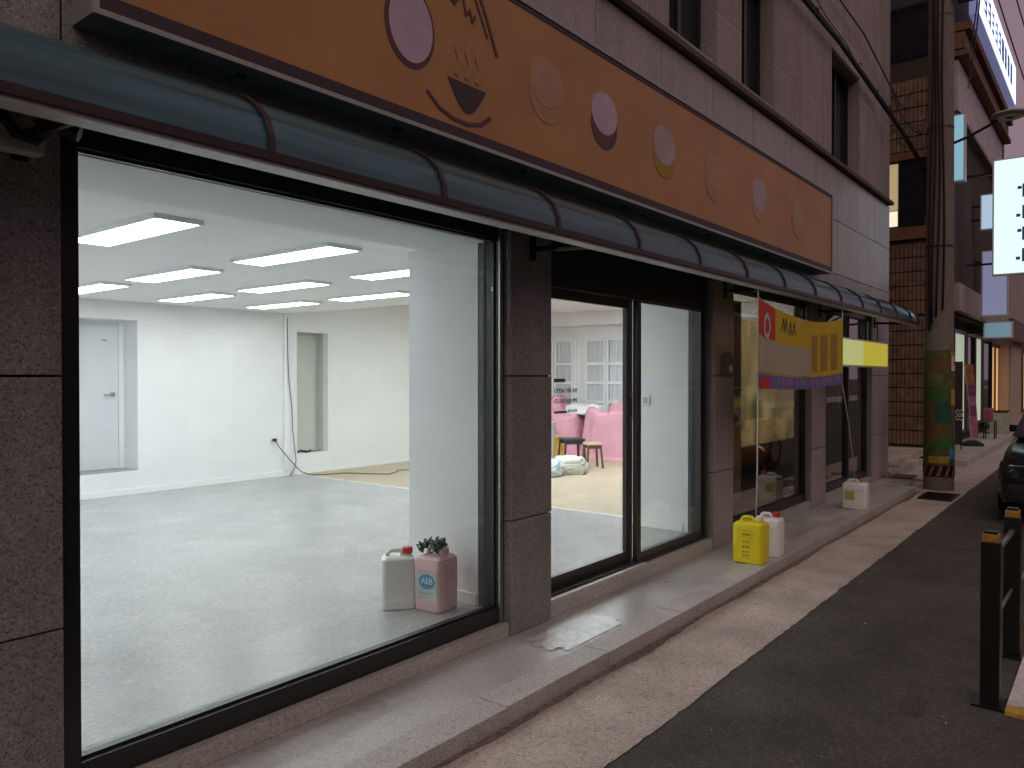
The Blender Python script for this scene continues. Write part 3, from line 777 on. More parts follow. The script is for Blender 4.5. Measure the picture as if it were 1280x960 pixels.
# ------------------------------------------------------------------ jerrycans
def jerrycan(x, y, z, w, dp, h, m, capm, label, rz, cap=(.0, .0), ribs=0, decal=None, marks=False, group='plastic jerrycans'):
    t = thing('jerrycan', (x, y, z), label, 'jerrycan', group, rz)
    bm = BM()
    prof = [(.0, .90), (.015, .97), (.06, 1.0), (.80, 1.0), (.86, .97), (.90, .80)]
    # body: rounded rectangles stacked
    rings = []
    for f, s in prof:
        pr = rrect(-w / 2 * s, w / 2 * s, -dp / 2 * s, dp / 2 * s, .028 * s, 4)
        rings.append([bm.verts.new((p[0], p[1], f * h)) for p in pr])
    for a, b in zip(rings, rings[1:]):
        for k in range(len(a)): bm.faces.new((a[k], a[(k + 1) % len(a)], b[(k + 1) % len(a)], b[k]))
    bm.faces.new(rings[0][::-1]); bm.faces.new(rings[-1])
    obj('body', bm, m, t, True, world=False)
    # moulded ribs on the narrow sides
    if ribs:
        bm = BM()
        for sx in (-1, 1):
            for k in range(ribs):
                yy = -dp / 2 + .045 + (dp - .09) * k / (ribs - 1)
                box(bm, min(sx * (w / 2 - .004), sx * (w / 2 + .007)), max(sx * (w / 2 - .004), sx * (w / 2 + .007)), yy - .008, yy + .008, .05 * h, .80 * h, bev=.003)
        obj('rib', bm, m, t, world=False)
    # moulded frame on the broad faces
    bm = BM()
    for sy in (-1, 1):
        y0, y1 = sorted((sy * (dp / 2 - .004), sy * (dp / 2 + .004)))
        box(bm, -w * .36, w * .36, y0, y1, .68 * h, .70 * h); box(bm, -w * .36, w * .36, y0, y1, .14 * h, .16 * h)
    obj('moulding', bm, m, t, world=False)
    # handle along the top
    bm = BM(); hx = w * .32
    tube(bm, [(-hx, 0, .87 * h), (-hx * .95, 0, .95 * h), (-hx * .7, 0, .99 * h), (hx * .1, 0, .99 * h), (hx * .35, 0, .95 * h), (hx * .42, 0, .87 * h)], .014, 8)
    obj('handle', bm, m, t, True, world=False)
    bm = BM(); lathe(bm, [(.026, 0), (.026, .02)], (w * .28, 0, .895 * h), 16); obj('neck', bm, m, t, True, world=False)
    bm = BM(); lathe(bm, [(.031, 0), (.033, .004), (.033, .034), (.028, .040)], (w * .28, 0, .90 * h + .012), 18); obj('cap', bm, capm, t, True, world=False)
    if marks:
        bm = BM()
        for i, zz in enumerate((.62, .46, .35, .24, .15)):
            for q in range(3): box(bm, -.035 + q * .022 + .004 * (i % 2), -.02 + q * .022, -dp / 2 - .0022, -dp / 2 - .0005, zz * h, zz * h + .016)
        box(bm, -.07, .05, -dp / 2 - .0022, -dp / 2 - .0005, .73 * h, .735 * h); box(bm, -.07, .05, -dp / 2 - .0022, -dp / 2 - .0005, .57 * h, .575 * h)
        obj('scale_marks', bm, mat('scale_print', (.30, .25, .02), .6, 10, .1), t, world=False)['kind'] = 'stuff'
    if decal == 'lime':
        obj('label_sticker', bx(-w * .36, w * .02, -dp / 2 - .003, -dp / 2 - .001, .33 * h, .64 * h), LIME, t, world=False)
    if decal == 'brand':
        s = obj('label_sticker', bx(-w * .34, w * .40, -dp / 2 - .003, -dp / 2 - .001, .20 * h, .66 * h), PALEBLUE, t, world=False)
        bm = BM(); pts = [(.005 + .062 * math.cos(2 * math.pi * k / 24), .50 * h + .046 * math.sin(2 * math.pi * k / 24)) for k in range(24)]
        prism(bm, pts, 'y', -dp / 2 - .0045, -dp / 2 - .0031); obj('emblem', bm, BLUEP, s, world=False)
        bm = move(text_bm('AEB', .052, .0006, 'CENTER'), (.006, -dp / 2 - .0056, .465 * h)); obj('lettering', bm, TRIM, s, world=False)
        bm = BM()
        for q in range(5): box(bm, -.05 + q * .022, -.036 + q * .022, -dp / 2 - .0042, -dp / 2 - .0031, (.30 + .01 * (q % 2)) * h, .315 * h)
        obj('print', bm, GREYPRINT, s, world=False)
    return t
A0 = R(-50)
jerrycan(6.29, 2.42, .093, .25, .20, .375, YELLOW, WPLAST, 'yellow jerrycan standing on the step, tied to the banner rope', R(-90), ribs=0, marks=True)
jerrycan(6.645, 2.395, .0915, .22, .19, .36, WPLAST, REDCAP, 'white jerrycan with red cap standing behind the yellow one on the step', R(-88))
jerrycan(9.62, 2.44, .091, .27, .22, .335, WPLAST, ORCAP, 'white jerrycan with lime label and orange cap farther along the step', R(-86), decal='lime')
jerrycan(3.33, 3.55, ZF, .21, .16, .36, WPLAST, REDCAP, 'plain white jerrycan with red cap inside the window next to a pink one', R(-40))
jerrycan(3.46, 3.34, ZF, .20, .20, .375, PINKP, PINKP, 'pink jerrycan with blue oval label inside the window, netting on top', R(-84), ribs=5, decal='brand')
bm = BM()
for q in range(16):
    c = Vector((3.44 + random.uniform(-.06, .06), 3.36 + random.uniform(-.07, .07), ZF + .368 + random.uniform(0, .03)))
    pts = []
    for k in range(14):
        a = k * .9 + q
        pts.append(c + Vector((.055 * math.cos(a) * (1 + .3 * math.sin(q + k)), .04 * math.sin(a * 1.1), .022 * math.sin(a * 1.7) + .012)))
    tube(bm, pts, .0055, 5)
tag(obj('netting', bm, GREEN, None, 'all'), 'bunch of dark green netting on top of the pink jerrycan', 'netting')

# ------------------------------------------------------------------ awning
aw = thing('awning', (4, 2.6, 2.4), 'long teal curved awning with dark ribs above the shop front', 'awning')
PR = [(2.30, 2.41), (2.305, 2.47), (2.335, 2.54), (2.395, 2.60), (2.47, 2.645), (2.58, 2.68), (2.72, 2.705), (2.848, 2.71)]
AX0, AX1 = -3.6, 12.40
ribs = [1.567 + .865 * k for k in range(-6, 13)]
ribs = [r for r in ribs if AX0 < r < AX1 - .2]
ed = [AX0] + ribs + [AX1]
for a, b in zip(ed, ed[1:]):
    bm = BM()
    rows = [[bm.verts.new((x, y, z)) for y, z in PR] for x in (a + .012, b - .012)]
    rows2 = [[bm.verts.new((x, y + .006, z - .006)) for y, z in PR] for x in (a + .012, b - .012)]
    for k in range(len(PR) - 1):
        bm.faces.new((rows[0][k], rows[1][k], rows[1][k + 1], rows[0][k + 1]))
        bm.faces.new((rows2[0][k], rows2[0][k + 1], rows2[1][k + 1], rows2[1][k]))
    obj('awning_panel', bm, TEAL, aw, 'all')
for r in ribs + [AX0 + .013, AX1 - .013]:
    bm = BM()
    off = [(y - .010, z + .010) for y, z in PR]; ins = [(y + .016, z - .016) for y, z in PR]
    for x0, x1 in ((r - .013, r + .013),):
        P0 = [[bm.verts.new((x, y, z)) for y, z in off] for x in (x0, x1)]
        P1 = [[bm.verts.new((x, y, z)) for y, z in ins] for x in (x0, x1)]
        for k in range(len(PR) - 1):
            bm.faces.new((P0[0][k], P0[1][k], P0[1][k + 1], P0[0][k + 1])); bm.faces.new((P1[0][k], P1[0][k + 1], P1[1][k + 1], P1[1][k]))
            bm.faces.new((P0[0][k], P0[0][k + 1], P1[0][k + 1], P1[0][k])); bm.faces.new((P0[1][k], P1[1][k], P1[1][k + 1], P0[1][k + 1]))
    obj('rib', bm, RIBM, aw)
bm = BM(); box(bm, AX0 - .01, AX1 + .01, 2.272, 2.286, 2.386, 2.416); box(bm, AX0 - .01, AX1 + .01, 2.2865, 2.325, 2.397, 2.414)
obj('front_bar', bm, MAROON, aw)
obj('gutter', bx(AX0, AX1, 2.2875, 2.375, 2.372, 2.396, bev=.004), ALU, aw)
bm = BM(); box(bm, AX0, AX1, 2.832, 2.8495, 2.69, 2.735); obj('wall_bar', bm, RIBM, aw)
bm = BM()
tube(bm, [(AX1 + .02, 2.29, 2.40), (AX1 + .02, 2.33, 2.53), (AX1 + .02, 2.46, 2.63)], .02, 6); obj('end_cap', bm, RIBM, aw)
for x in (-2, .98, 3.80, 6.74, 9.58, 12.25):
    bm = BM(); box(bm, x - .025, x + .025, 2.836, 2.849, 2.36, 2.685); tube(bm, [(x, 2.84, 2.43), (x, 2.36, 2.405)], .018, 6); tube(bm, [(x, 2.80, 2.66), (x, 2.33, 2.43)], .012, 6)
    obj('bracket', bm, BLACK, aw)

# ------------------------------------------------------------------ orange sign
sg = thing('shop_sign', (5.3, 2.76, 3.3), 'long orange sign box with dark border above the teal awning', 'sign')
X0, X1, Z0, Z1 = 1.147, 9.49, 2.86, 3.79
obj('sign_box', bx(X0, X1, 2.690, 2.848, Z0, Z1), mat('sign_case', (.27, .26, .25), .5, 10, .1), sg)
bm = BM()
box(bm, X0 - .004, X1 + .004, 2.672, 2.689, Z0 - .004, Z0 + .016); box(bm, X0 - .004, X1 + .004, 2.672, 2.689, Z1 - .016, Z1 + .004)
box(bm, X0 - .004, X0 + .016, 2.672, 2.689, Z0 + .016, Z1 - .016); box(bm, X1 - .016, X1 + .004, 2.672, 2.689, Z0 + .016, Z1 - .016)
obj('edge_trim', bm, mat('sign_edge', (.34, .32, .31), .45, 40, .1), sg)
bm = BM()
box(bm, X0 + .016, X1 - .016, 2.679, 2.6895, Z0 + .016, Z0 + .07); box(bm, X0 + .016, X1 - .016, 2.679, 2.6895, Z1 - .045, Z1 - .016)
box(bm, X0 + .016, X0 + .07, 2.679, 2.6895, Z0 + .07, Z1 - .045); box(bm, X1 - .03, X1 - .016, 2.679, 2.6895, Z0 + .07, Z1 - .045)
obj('border', bm, SIGNDARK, sg)
obj('sign_face', bx(X0 + .07, X1 - .03, 2.683, 2.6895, Z0 + .07, Z1 - .045), ORANGE, sg)
for x in (1.75, 2.6, 3.6, 4.8, 6.2, 7.6, 8.9):
    obj('bolt', bx(x - .02, x + .02, 2.76, 2.785, Z0 - .012, Z0 - .001), BLACK, sg)
YS = 2.6825
def smark(name, poly, m, lift=.004):
    bm = BM(); prism(bm, poly, 'y', YS - lift, YS); return obj(name, bm, m, sg)
def ellipse(cx, cz, a, b, n=28, rot=0):
    return [(cx + a * math.cos(2 * math.pi * k / n) * math.cos(rot) - b * math.sin(2 * math.pi * k / n) * math.sin(rot), cz + a * math.cos(2 * math.pi * k / n) * math.sin(rot) + b * math.sin(2 * math.pi * k / n) * math.cos(rot)) for k in range(n)]
smark('emblem', ellipse(2.60, 3.33, .165, .20), MAROONP, .003)
smark('emblem', ellipse(2.605, 3.335, .145, .178), LILAC, .0045)
def stroke(pts, w, m, lift=.004):
    bm = BM()
    for (a, b) in zip(pts, pts[1:]):
        va, vb = Vector((a[0], a[1])), Vector((b[0], b[1])); t = (vb - va).normalized() * w * .5; nn = Vector((-t.y, t.x))
        q = [va - t + nn, vb + t + nn, vb + t - nn, va - t - nn]
        lift += .00015
        prism(bm, [(p.x, p.y) for p in q], 'y', YS - lift, YS)
    return obj('lettering', bm, m, sg)
stroke([(2.86, 3.66), (2.87, 3.58), (2.91, 3.56), (2.945, 3.60), (2.95, 3.66)], .018, MAROONP)
stroke([(2.98, 3.60), (3.0, 3.53), (3.03, 3.56), (3.05, 3.51), (3.07, 3.54)], .014, MAROONP)
stroke([(3.10, 3.68), (3.16, 3.58), (3.22, 3.46), (3.25, 3.40)], .020, MAROONP)
stroke([(3.05, 3.68), (3.12, 3.56), (3.17, 3.47)], .012, MAROONP)
stroke([(2.72, 3.05), (2.80, 2.995), (2.90, 2.967), (3.02, 2.965), (3.12, 2.99), (3.19, 3.04)], .018, MAROONP)
# dark bowl shape with olive strokes rising from it
smark('emblem', [(2.86 + .30 * k / 12, 3.17 - .15 * math.sin(math.pi * k / 12)) for k in range(13)], SIGNDARK, .003)
for k in range(3): stroke([(2.93 + k * .08, 3.21), (2.955 + k * .08, 3.27), (2.93 + k * .08, 3.33), (2.955 + k * .08, 3.40)], .028, TANP)
# round pale prints with darker crescents along the sign (the lettering itself cannot be made out in the picture)
PRN = mat('worn_lilac_print', (.43, .30, .31), .5, 6, .12)
DIM = mat('dim_print', (.42, .24, .14), .5, 20, .08)
for cx, cz, r, top, low in ((3.72, 3.36, .17, DIM, TANP), (4.37, 3.35, .16, LILAC, MAROONP), (5.22, 3.34, .17, PRN, BOCH), (6.12, 3.33, .17, DIM, TANP), (7.15, 3.33, .18, PRN, DIM), (8.25, 3.33, .18, DIM, TANP)):
    smark('print', ellipse(cx, cz - .045, r * 1.02, r * .98), low, .003)
    smark('print', ellipse(cx, cz + .03, r, r * .86), top, .0045)

# ------------------------------------------------------------------ camera box at the left, key box on the pier
jb = thing('junction_box', (.97, 2.85, 2.40), 'aged cream junction box under the awning at the left edge', 'junction box')
obj('box_body', bx(.84, 1.035, 2.775, 2.848, 2.375, 2.565, bev=.012), BOXG, jb)
bm = BM(); tube(bm, [(.90, 2.765, 2.55), (.90, 2.745, 2.47), (.935, 2.735, 2.415), (.99, 2.73, 2.405), (1.02, 2.73, 2.44)], .018, 8); obj('hose', bm, RUBBER, jb, True)
cc = thing('security_camera', (1.05, 2.66, 2.46), 'small dark bullet camera aimed along the shop window at the left', 'security camera')
bm = BM(); tube(bm, [(.98, 2.70, 2.475), (1.07, 2.645, 2.437)], .026, 14); obj('camera_body', bm, mat('camera_brown', (.06, .05, .042), .5, 20, .1), cc, True)
bm = BM(); tube(bm, [(1.071, 2.644, 2.4365), (1.084, 2.636, 2.431)], .028, 14); obj('hood', bm, BLACK, cc, True)
bm = BM(); tube(bm, [(1.0, 2.70, 2.48), (1.0, 2.76, 2.52), (1.0, 2.85, 2.53)], .012, 8); obj('mount', bm, BLACK, cc, True)

kx = thing('intercom', (6.76, 2.85, 1.65), 'grey arch topped intercom box fixed on the pier right of the door', 'intercom')
bm = BM(); prism(bm, [(6.65, 1.655), (6.85, 1.655), (6.85, 1.78)] + [(6.75 + .1 * math.cos(R(a)), 1.78 + .085 * math.sin(R(a))) for a in range(15, 180, 15)] + [(6.65, 1.78)], 'y', 2.805, 2.848)
obj('case', bm, mat('intercom_grey', (.13, .115, .115), .5, 20, .15), kx)
bm = BM(); lathe(bm, [(.0001, .012), (.03, .012), (.035, .006), (.035, 0)][::-1], (0, 0, 0), 16)
bmesh.ops.rotate(bm, verts=bm.verts, matrix=__import__('mathutils').Matrix.Rotation(R(90), 3, 'X')); move(bm, (6.765, 2.804, 1.715)); obj('knob', bm, PALEG, kx, True)
tag(obj('decal', bx(6.58, 6.66, 2.8455, 2.8485, 1.90, 1.945), ORCAP), 'reflection painted as a small orange sticker on the granite pier above the intercom', 'decal')  # orange reflection on the granite, built as a flat coloured patch

# ------------------------------------------------------------------ hanging banner and ropes
bn = thing('banner', (7.6, 2.33, 1.5), 'yellow, red and purple advertising banner hung from the awning edge', 'banner')
BX0, BX1 = 6.18, 8.62
def bz(x, f):   # f 0 bottom .. 1 top, slight sag
    u = (x - BX0) / (BX1 - BX0)
    top = 2.30 - .10 * math.sin(math.pi * u) - .05 * u; bot = 1.55 - .035 * math.sin(math.pi * u) + .02 * u
    return bot + (top - bot) * f
def by(x): return 2.33 + .012 * math.sin(x * 5)
def bpatch(name, x0, x1, f0, f1, m, lift=0, parent=bn, n=14):
    bm = BM()
    A = [[bm.verts.new((x0 + (x1 - x0) * i / n, by(x0 + (x1 - x0) * i / n) + s - lift, bz(x0 + (x1 - x0) * i / n, f))) for i in range(n + 1)] for f in (f0, f1) for s in (0, .002)]
    for (p, q) in ((0, 2), (3, 1), (1, 0), (2, 3)):
        for i in range(n): bm.faces.new((A[p][i], A[p][i + 1], A[q][i + 1], A[q][i]))
    return obj(name, bm, m, parent, True)
bpatch('cloth', BX0, BX1, .17, 1, BYEL)
bpatch('cloth', BX0, BX1, 0, .17, BPUR)
bpatch('print', BX0 + .02, 6.62, .60, .98, RED, .003)
bpatch('print', BX0 + .02, 6.50, .0, .13, RED, .003, n=6)
bpatch('print', 6.2, 7.55, .19, .58, BTAN, .003)
bm = BM()
N = 20
for k in range(N):
    a0, a1 = 2 * math.pi * k / N, 2 * math.pi * (k + 1) / N
    vs = []
    for a, r in ((a0, .10), (a1, .10), (a1, .06), (a0, .06)):
        x = 6.40 + r * .9 * math.cos(a); vs.append(bm.verts.new((x, by(x) - .0065, 2.07 + r * 1.1 * math.sin(a))))
    bm.faces.new(vs)
obj('print', bm, BWHT, bn)
bm = BM()
for (x, zz) in ((6.80, 2.09), (6.86, 2.09), (6.96, 2.07), (7.05, 2.07)):
    for s in (-1, 1):
        bm.faces.new([bm.verts.new(p) for p in ((x, by(x) - .004, zz + .07), (x + .018, by(x) - .004, zz + .07), (x + s * .035 + .018, by(x) - .004, zz - .05), (x + s * .035, by(x) - .004, zz - .05))])
obj('print', bm, DKPRINT, bn)
bm = BM()
for k in range(22):
    x = 6.70 + k * .082
    if k % 5 == 4: continue
    z = bz(x, .055); bm.faces.new([bm.verts.new(p) for p in ((x, by(x) - .004, z), (x + .014, by(x) - .004, z), (x + .034, by(x) - .004, z + .055), (x + .02, by(x) - .004, z + .055))])
    if k % 2: bm.faces.new([bm.verts.new(p) for p in ((x + .03, by(x) - .004, z), (x + .045, by(x) - .004, z), (x + .036, by(x) - .004, z + .05), (x + .026, by(x) - .004, z + .05))])
obj('print', bm, LILAC, bn)
bm = BM()
for k in range(3): bpatch('print', 7.62 + k * .30, 7.80 + k * .30, .25, .80, BOCH, .003, n=3)
bm.free()
bm = BM(); tube(bm, [(6.19, 2.33, 2.375), (6.185, 2.328, 2.30), (6.19, 2.33, 1.5), (6.20, 2.335, .9), (6.205, 2.345, .48)], .006, 6)
tag(obj('rope', bm, ROPE, None, 'all'), 'white rope tying the left end of the banner down to the yellow jerrycan', 'rope')
bm = BM(); tube(bm, [(8.63, 2.33, 2.375), (8.635, 2.33, 1.56), (8.95, 2.35, 1.15), (9.28, 2.39, .75), (9.55, 2.43, .42)], .006, 6)
tag(obj('rope', bm, ROPE, None, 'all'), 'white rope tying the right end of the banner down to the lime labelled jerrycan', 'rope')
bm = BM(); tube(bm, [(6.19, 2.32, 1.07), (6.22, 2.31, 1.06), (6.26, 2.30, 1.035)], .009, 6)
tag(obj('rope_tag', bm, ROPE, None, 'all'), 'short white knot end sticking out of the left banner rope', 'rope end')

ls = thing('lightbox', (10.35, 2.5, 1.9), 'pale yellow lit sign box hanging under the far end of the awning', 'sign')
obj('case', bx(9.22, 11.45, 2.50, 2.60, 1.76, 2.10), ALU, ls)
obj('lit_face', bx(9.25, 10.15, 2.492, 2.4995, 1.78, 2.08), emit('lit_cream', (.62, .66, .26), .55), ls)
obj('lit_face', bx(10.16, 11.42, 2.492, 2.4995, 1.78, 2.08), emit('lit_yellow', (.62, .55, .05), .55), ls)
for x in (9.7, 11.1): obj('hanger', bx(x - .01, x + .01, 2.545, 2.555, 2.101, 2.371), BLACK, ls)

# things behind the dark windows
tag(obj('cream_board', bx(7.18, 7.72, 3.08, 3.10, .35, 2.42), CREAM), 'tall cream board standing inside the window right of the door', 'board')
hs = thing('reflection_strip', (11, 3.1, 1), 'white sheet with black strips standing in for a reflection in the farthest window', 'window reflection')  # bars mirrored in the glass, built as a sheet and strips inside
obj('sheet', bx(10.75, 11.55, 3.14, 3.15, 1.20, 1.85), mat('grey_sheet', (.30, .29, .28), .7, 8, .2), hs)
for x in (10.78, 10.98, 11.20): obj('strip', bx(x, x + .10, 3.12, 3.135, 1.21, 2.2), BLACK, hs)

# ------------------------------------------------------------------ cables on the facade
def sag(p, q, s, n=14):
    p, q = Vector(p), Vector(q)
    return [p.lerp(q, i / n) - Vector((0, 0, s * 4 * (i / n) * (1 - i / n))) for i in range(n + 1)]
cb = thing('facade_cable', (6, 2.75, 5.8), 'thick black cable bundle slung along the upper facade to the utility pole', 'cable')
path = [(-4, 2.76, 5.93), (0, 2.75, 5.86), (4, 2.74, 5.82), (8.56, 2.745, 5.78), (10, 2.745, 5.775), (12.1, 2.745, 5.62), (12.75, 2.55, 5.25), (12.62, 2.25, 4.62)]
bm = BM(); tube(bm, path, .026, 8); obj('cable', bm, CABLE, cb, 'all')
bm = BM(); tube(bm, [(p[0], p[1] - .01, p[2] + (.05 if i % 2 else .028)) for i, p in enumerate(path)], .010, 6); obj('cable', bm, CABLE, cb, 'all')
for k in range(9):
    x = 4.4 + k * .93; z = 5.82 - (x - 4) * .008 - (max(0, x - 10) ** 2) * .03
    bm = BM(); tube(bm, [(x + .05 * math.cos(a * .7), 2.735 - .01 * math.sin(a), z + .02 + .045 * math.sin(a * .7)) for a in range(1, 9)], .007, 5); obj('cable_tie', bm, CABLE, cb, 'all')
cb2 = thing('facade_cable', (8, 2.75, 6.4), 'thin twisted black cable high on the facade above the thick one', 'cable')
bm = BM(); tube(bm, [(-3, 2.78, 6.6), (4, 2.77, 6.45), (8.2, 2.76, 6.37), (9.6, 2.76, 6.33), (11.2, 2.76, 6.30), (12.4, 2.76, 6.1), (13.1, 2.7, 5.85)], .011, 6); obj('cable', bm, CABLE, cb2, 'all')
bm = BM(); tube(bm, [(4 + .35 * k, 2.75, 6.45 - .034 * k + .025 * math.sin(k * 1.5)) for k in range(22)], .006, 5); obj('cable', bm, CABLE, cb2, 'all')

# ------------------------------------------------------------------ utility pole
PX, PY = 12.6, 2.06
po = thing('utility_pole', (PX, PY, 0), 'concrete utility pole wrapped in a dark patchwork sleeve with a striped band', 'utility pole')
bm = BM(); lathe(bm, [(.20, 0), (.197, .4), (.18, 3), (.15, 10.5)], (PX, PY, 0.004), 28); obj('shaft', bm, CONC, po, True)
def wrap(z0, z1, a0, a1, m, r=.004, name='sleeve'):
    bm = BM(); n = max(3, int(abs(a1 - a0) / 10)); rr = lambda z: .20 - z * .0062 + r
    lo = [bm.verts.new((PX + rr(z0) * math.cos(R(a0 + (a1 - a0) * i / n)), PY + rr(z0) * math.sin(R(a0 + (a1 - a0) * i / n)), z0)) for i in range(n + 1)]
    hi = [bm.verts.new((PX + rr(z1) * math.cos(R(a0 + (a1 - a0) * i / n)), PY + rr(z1) * math.sin(R(a0 + (a1 - a0) * i / n)), z1)) for i in range(n + 1)]
    lo2 = [bm.verts.new(v.co.lerp(Vector((PX, PY, v.co.z)), .03)) for v in lo]; hi2 = [bm.verts.new(v.co.lerp(Vector((PX, PY, v.co.z)), .03)) for v in hi]
    for i in range(n):
        bm.faces.new((lo[i], lo[i + 1], hi[i + 1], hi[i])); bm.faces.new((lo[i], lo2[i], lo2[i + 1], lo[i + 1])); bm.faces.new((hi[i], hi[i + 1], hi2[i + 1], hi2[i]))
    for i in (0, n): bm.faces.new((lo[i], hi[i], hi2[i], lo2[i]))
    return obj(name, bm, m, po, True)
SLV = mat('olive_sleeve', (.09, .085, .028), .75, 9, .25)
wrap(.36, 2.02, 0, 350, SLV)
pal = {'green': (.04, .11, .025), 'ochre': (.36, .23, .04), 'teal': (.014, .075, .055), 'blue': (.07, .24, .45), 'brown': (.13, .07, .03), 'moss': (.10, .13, .03)}
pm = {k: mat('sleeve_' + k, v, .75, 12, .2) for k, v in pal.items()}
cells = [(1.50, 1.68, 150, 205, 'moss'), (1.22, 1.46, 238, 300, 'ochre'), (.98, 1.28, 180, 238, 'teal'), (.92, 1.12, 240, 290, 'brown'), (.70, .98, 262, 310, 'blue'), (.60, .74, 170, 262, 'green'),
         (.46, .66, 230, 285, 'blue'), (.40, .50, 150, 228, 'ochre'), (1.68, 1.88, 160, 228, 'brown'), (1.30, 1.48, 140, 232, 'green'), (.76, .95, 130, 200, 'brown')]
for z0, z1, a0, a1, c in cells: wrap(z0, z1, a0, a1, pm[c], .008, 'sleeve_patch')
wrap(.205, .36, 0, 350, BLACK, .005, 'band')
for k in range(12):
    a = k * 30; bm = BM(); rr = .206
    v = []
    for (da, z) in ((0, .215), (11, .215), (24, .35), (13, .35)):
        v.append((PX + (rr + .002) * math.cos(R(a + da)), PY + (rr + .002) * math.sin(R(a + da)), z))
    bm.faces.new([bm.verts.new(p) for p in v]); obj('stripe', bm, mat('faded_amber', (.26, .12, .05), .6, 20, .2) if k == 0 else bpy.data.materials['faded_amber'], po)
wrap(1.72, 1.93, 240, 292, BWHT, .010, 'notice')
wrap(1.79, 1.86, 254, 278, RED, .0115, 'notice_print')
wrap(1.94, 2.0, 235, 292, pm['ochre'], .010, 'notice')
for z in (3.5, 5.2, 6.8, 7.9):
    bm = BM(); lathe(bm, [(.20 - z * .0062, 0), (.208 - z * .0062, .002), (.208 - z * .0062, .03), (.20 - z * .0062, .032)], (PX, PY, z), 20); obj('pole_band', bm, RIBM, po)
bm = BM()
for k, a in enumerate((150, 165, 182, 200)):
    rr = .215
    tube(bm, [(PX + (rr - .006 * z) * math.cos(R(a + 6 * math.sin(z * 1.3 + k))), PY + (rr - .006 * z) * math.sin(R(a + 6 * math.sin(z * 1.3 + k))), z) for z in [2.3 + .35 * i + .1 * k for i in range(20)]], .014, 5)
obj('riser_cable', bm, CABLE, po, 'all')
bm = BM(); box(bm, PX - .12, PX + .12, PY - .42, PY - .20, 7.0, 7.6, bev=.02); obj('terminal_box', bm, RUBBER, po)
# tangle near the pole
for k, (a, b, s) in enumerate((((12.5, 2.05, 4.6), (13.1, 2.86, 5.9), .25), ((12.45, 2.1, 5.2), (13.0, 2.8, 6.05), .3), ((12.6, 2.2, 4.3), (17.25, 3.1, 4.9), .35), ((12.6, 2.2, 5.9), (17.25, 3.2, 6.6), .3))):
    bm = BM(); tube(bm, sag(a, b, s), .010, 5)
    tag(obj('drop_cable', bm, CABLE, None, 'all'), ['black drop cable sagging from the pole to the facade corner', 'second black drop cable from the pole to the facade corner, higher up', 'black drop cable from the pole to the brown tiled house', 'upper black drop cable from the pole to the brown tiled house'][k], 'cable')
# street lamp arm and head
lm = thing('street_lamp', (12.6, 1.9, 5.1), 'unlit disc shaped street lamp on a thin arm from the utility pole', 'street lamp')
bm = BM(); tube(bm, [(12.6, 1.93, 4.98), (12.6, 1.7, 5.05), (12.6, 1.45, 5.16), (12.6, 1.36, 5.22)], .020, 8); obj('arm', bm, BLACK, lm, True)
bm = BM(); lathe(bm, [(.05, -.035), (.19, -.025), (.225, 0), (.20, .03), (.10, .055), (.03, .06)], (12.6, 1.22, 5.25), 28); obj('lamp_head', bm, LAMPG, lm, True)
bm = BM(); lathe(bm, [(.17, -.004), (.175, 0)], (12.6, 1.22, 5.219), 24); obj('lens', bm, BOXG, lm)
# wires over the street
for k, (a, b, s) in enumerate((((12.6, 1.95, 9.2), (60, 1.2, 8.6), .8), ((12.6, 1.75, 9.4), (60, .7, 8.6), .8), ((-6, 1.3, 9.0), (60, .3, 8.2), .9), ((-6, 1.9, 10.2), (12.6, 1.95, 9.8), .3))):
    bm = BM(); tube(bm, sag(a, b, s, 24), .014, 5)
    tag(obj('overhead_wire', bm, CABLE, None, 'all'), ['overhead wire running down the street from the pole, lowest', 'overhead wire running down the street from the pole, second', 'overhead wire crossing the sky nearest the road', 'overhead wire coming to the pole over the shop'][k], 'wire')
for k, (y, z) in enumerate(((1.45, 9.0), (1.15, 9.3), (.95, 8.7))):
    bm = BM(); tube(bm, sag((-6, y - .5, z + .6), (60, y - .4, z - .5), .7 + .1 * k, 24), .010, 5)
    tag(obj('overhead_wire', bm, CABLE, None, 'all'), ['thin overhead wire along the street, left one of the far bundle', 'thin overhead wire along the street, right one of the far bundle', 'thin overhead wire along the street, lowest of the far bundle'][k], 'wire')
for k, p in enumerate(((13.6, 1.60, 8.85), (13.6, 1.62, 8.35))):
    bm = BM(); lathe(bm, [(.02, 0), (.06, .03), (.06, .12), (.045, .14), (.06, .16), (.06, .25), (.02, .28)], p, 12)
    bm2 = bm; tube(bm2, sag((p[0], p[1], p[2] + .1), (17.6, 2.4, p[2] - 1.0), .25), .012, 5); tube(bm2, [(p[0], p[1], p[2]), (p[0], p[1], p[2] + .6)], .012, 5)
    tag(obj('insulator', bm2, BLACK, None, True), ['upper black insulator with a drop wire to the lit sign', 'lower black insulator with a drop wire to the lit sign'][k], 'insulator')

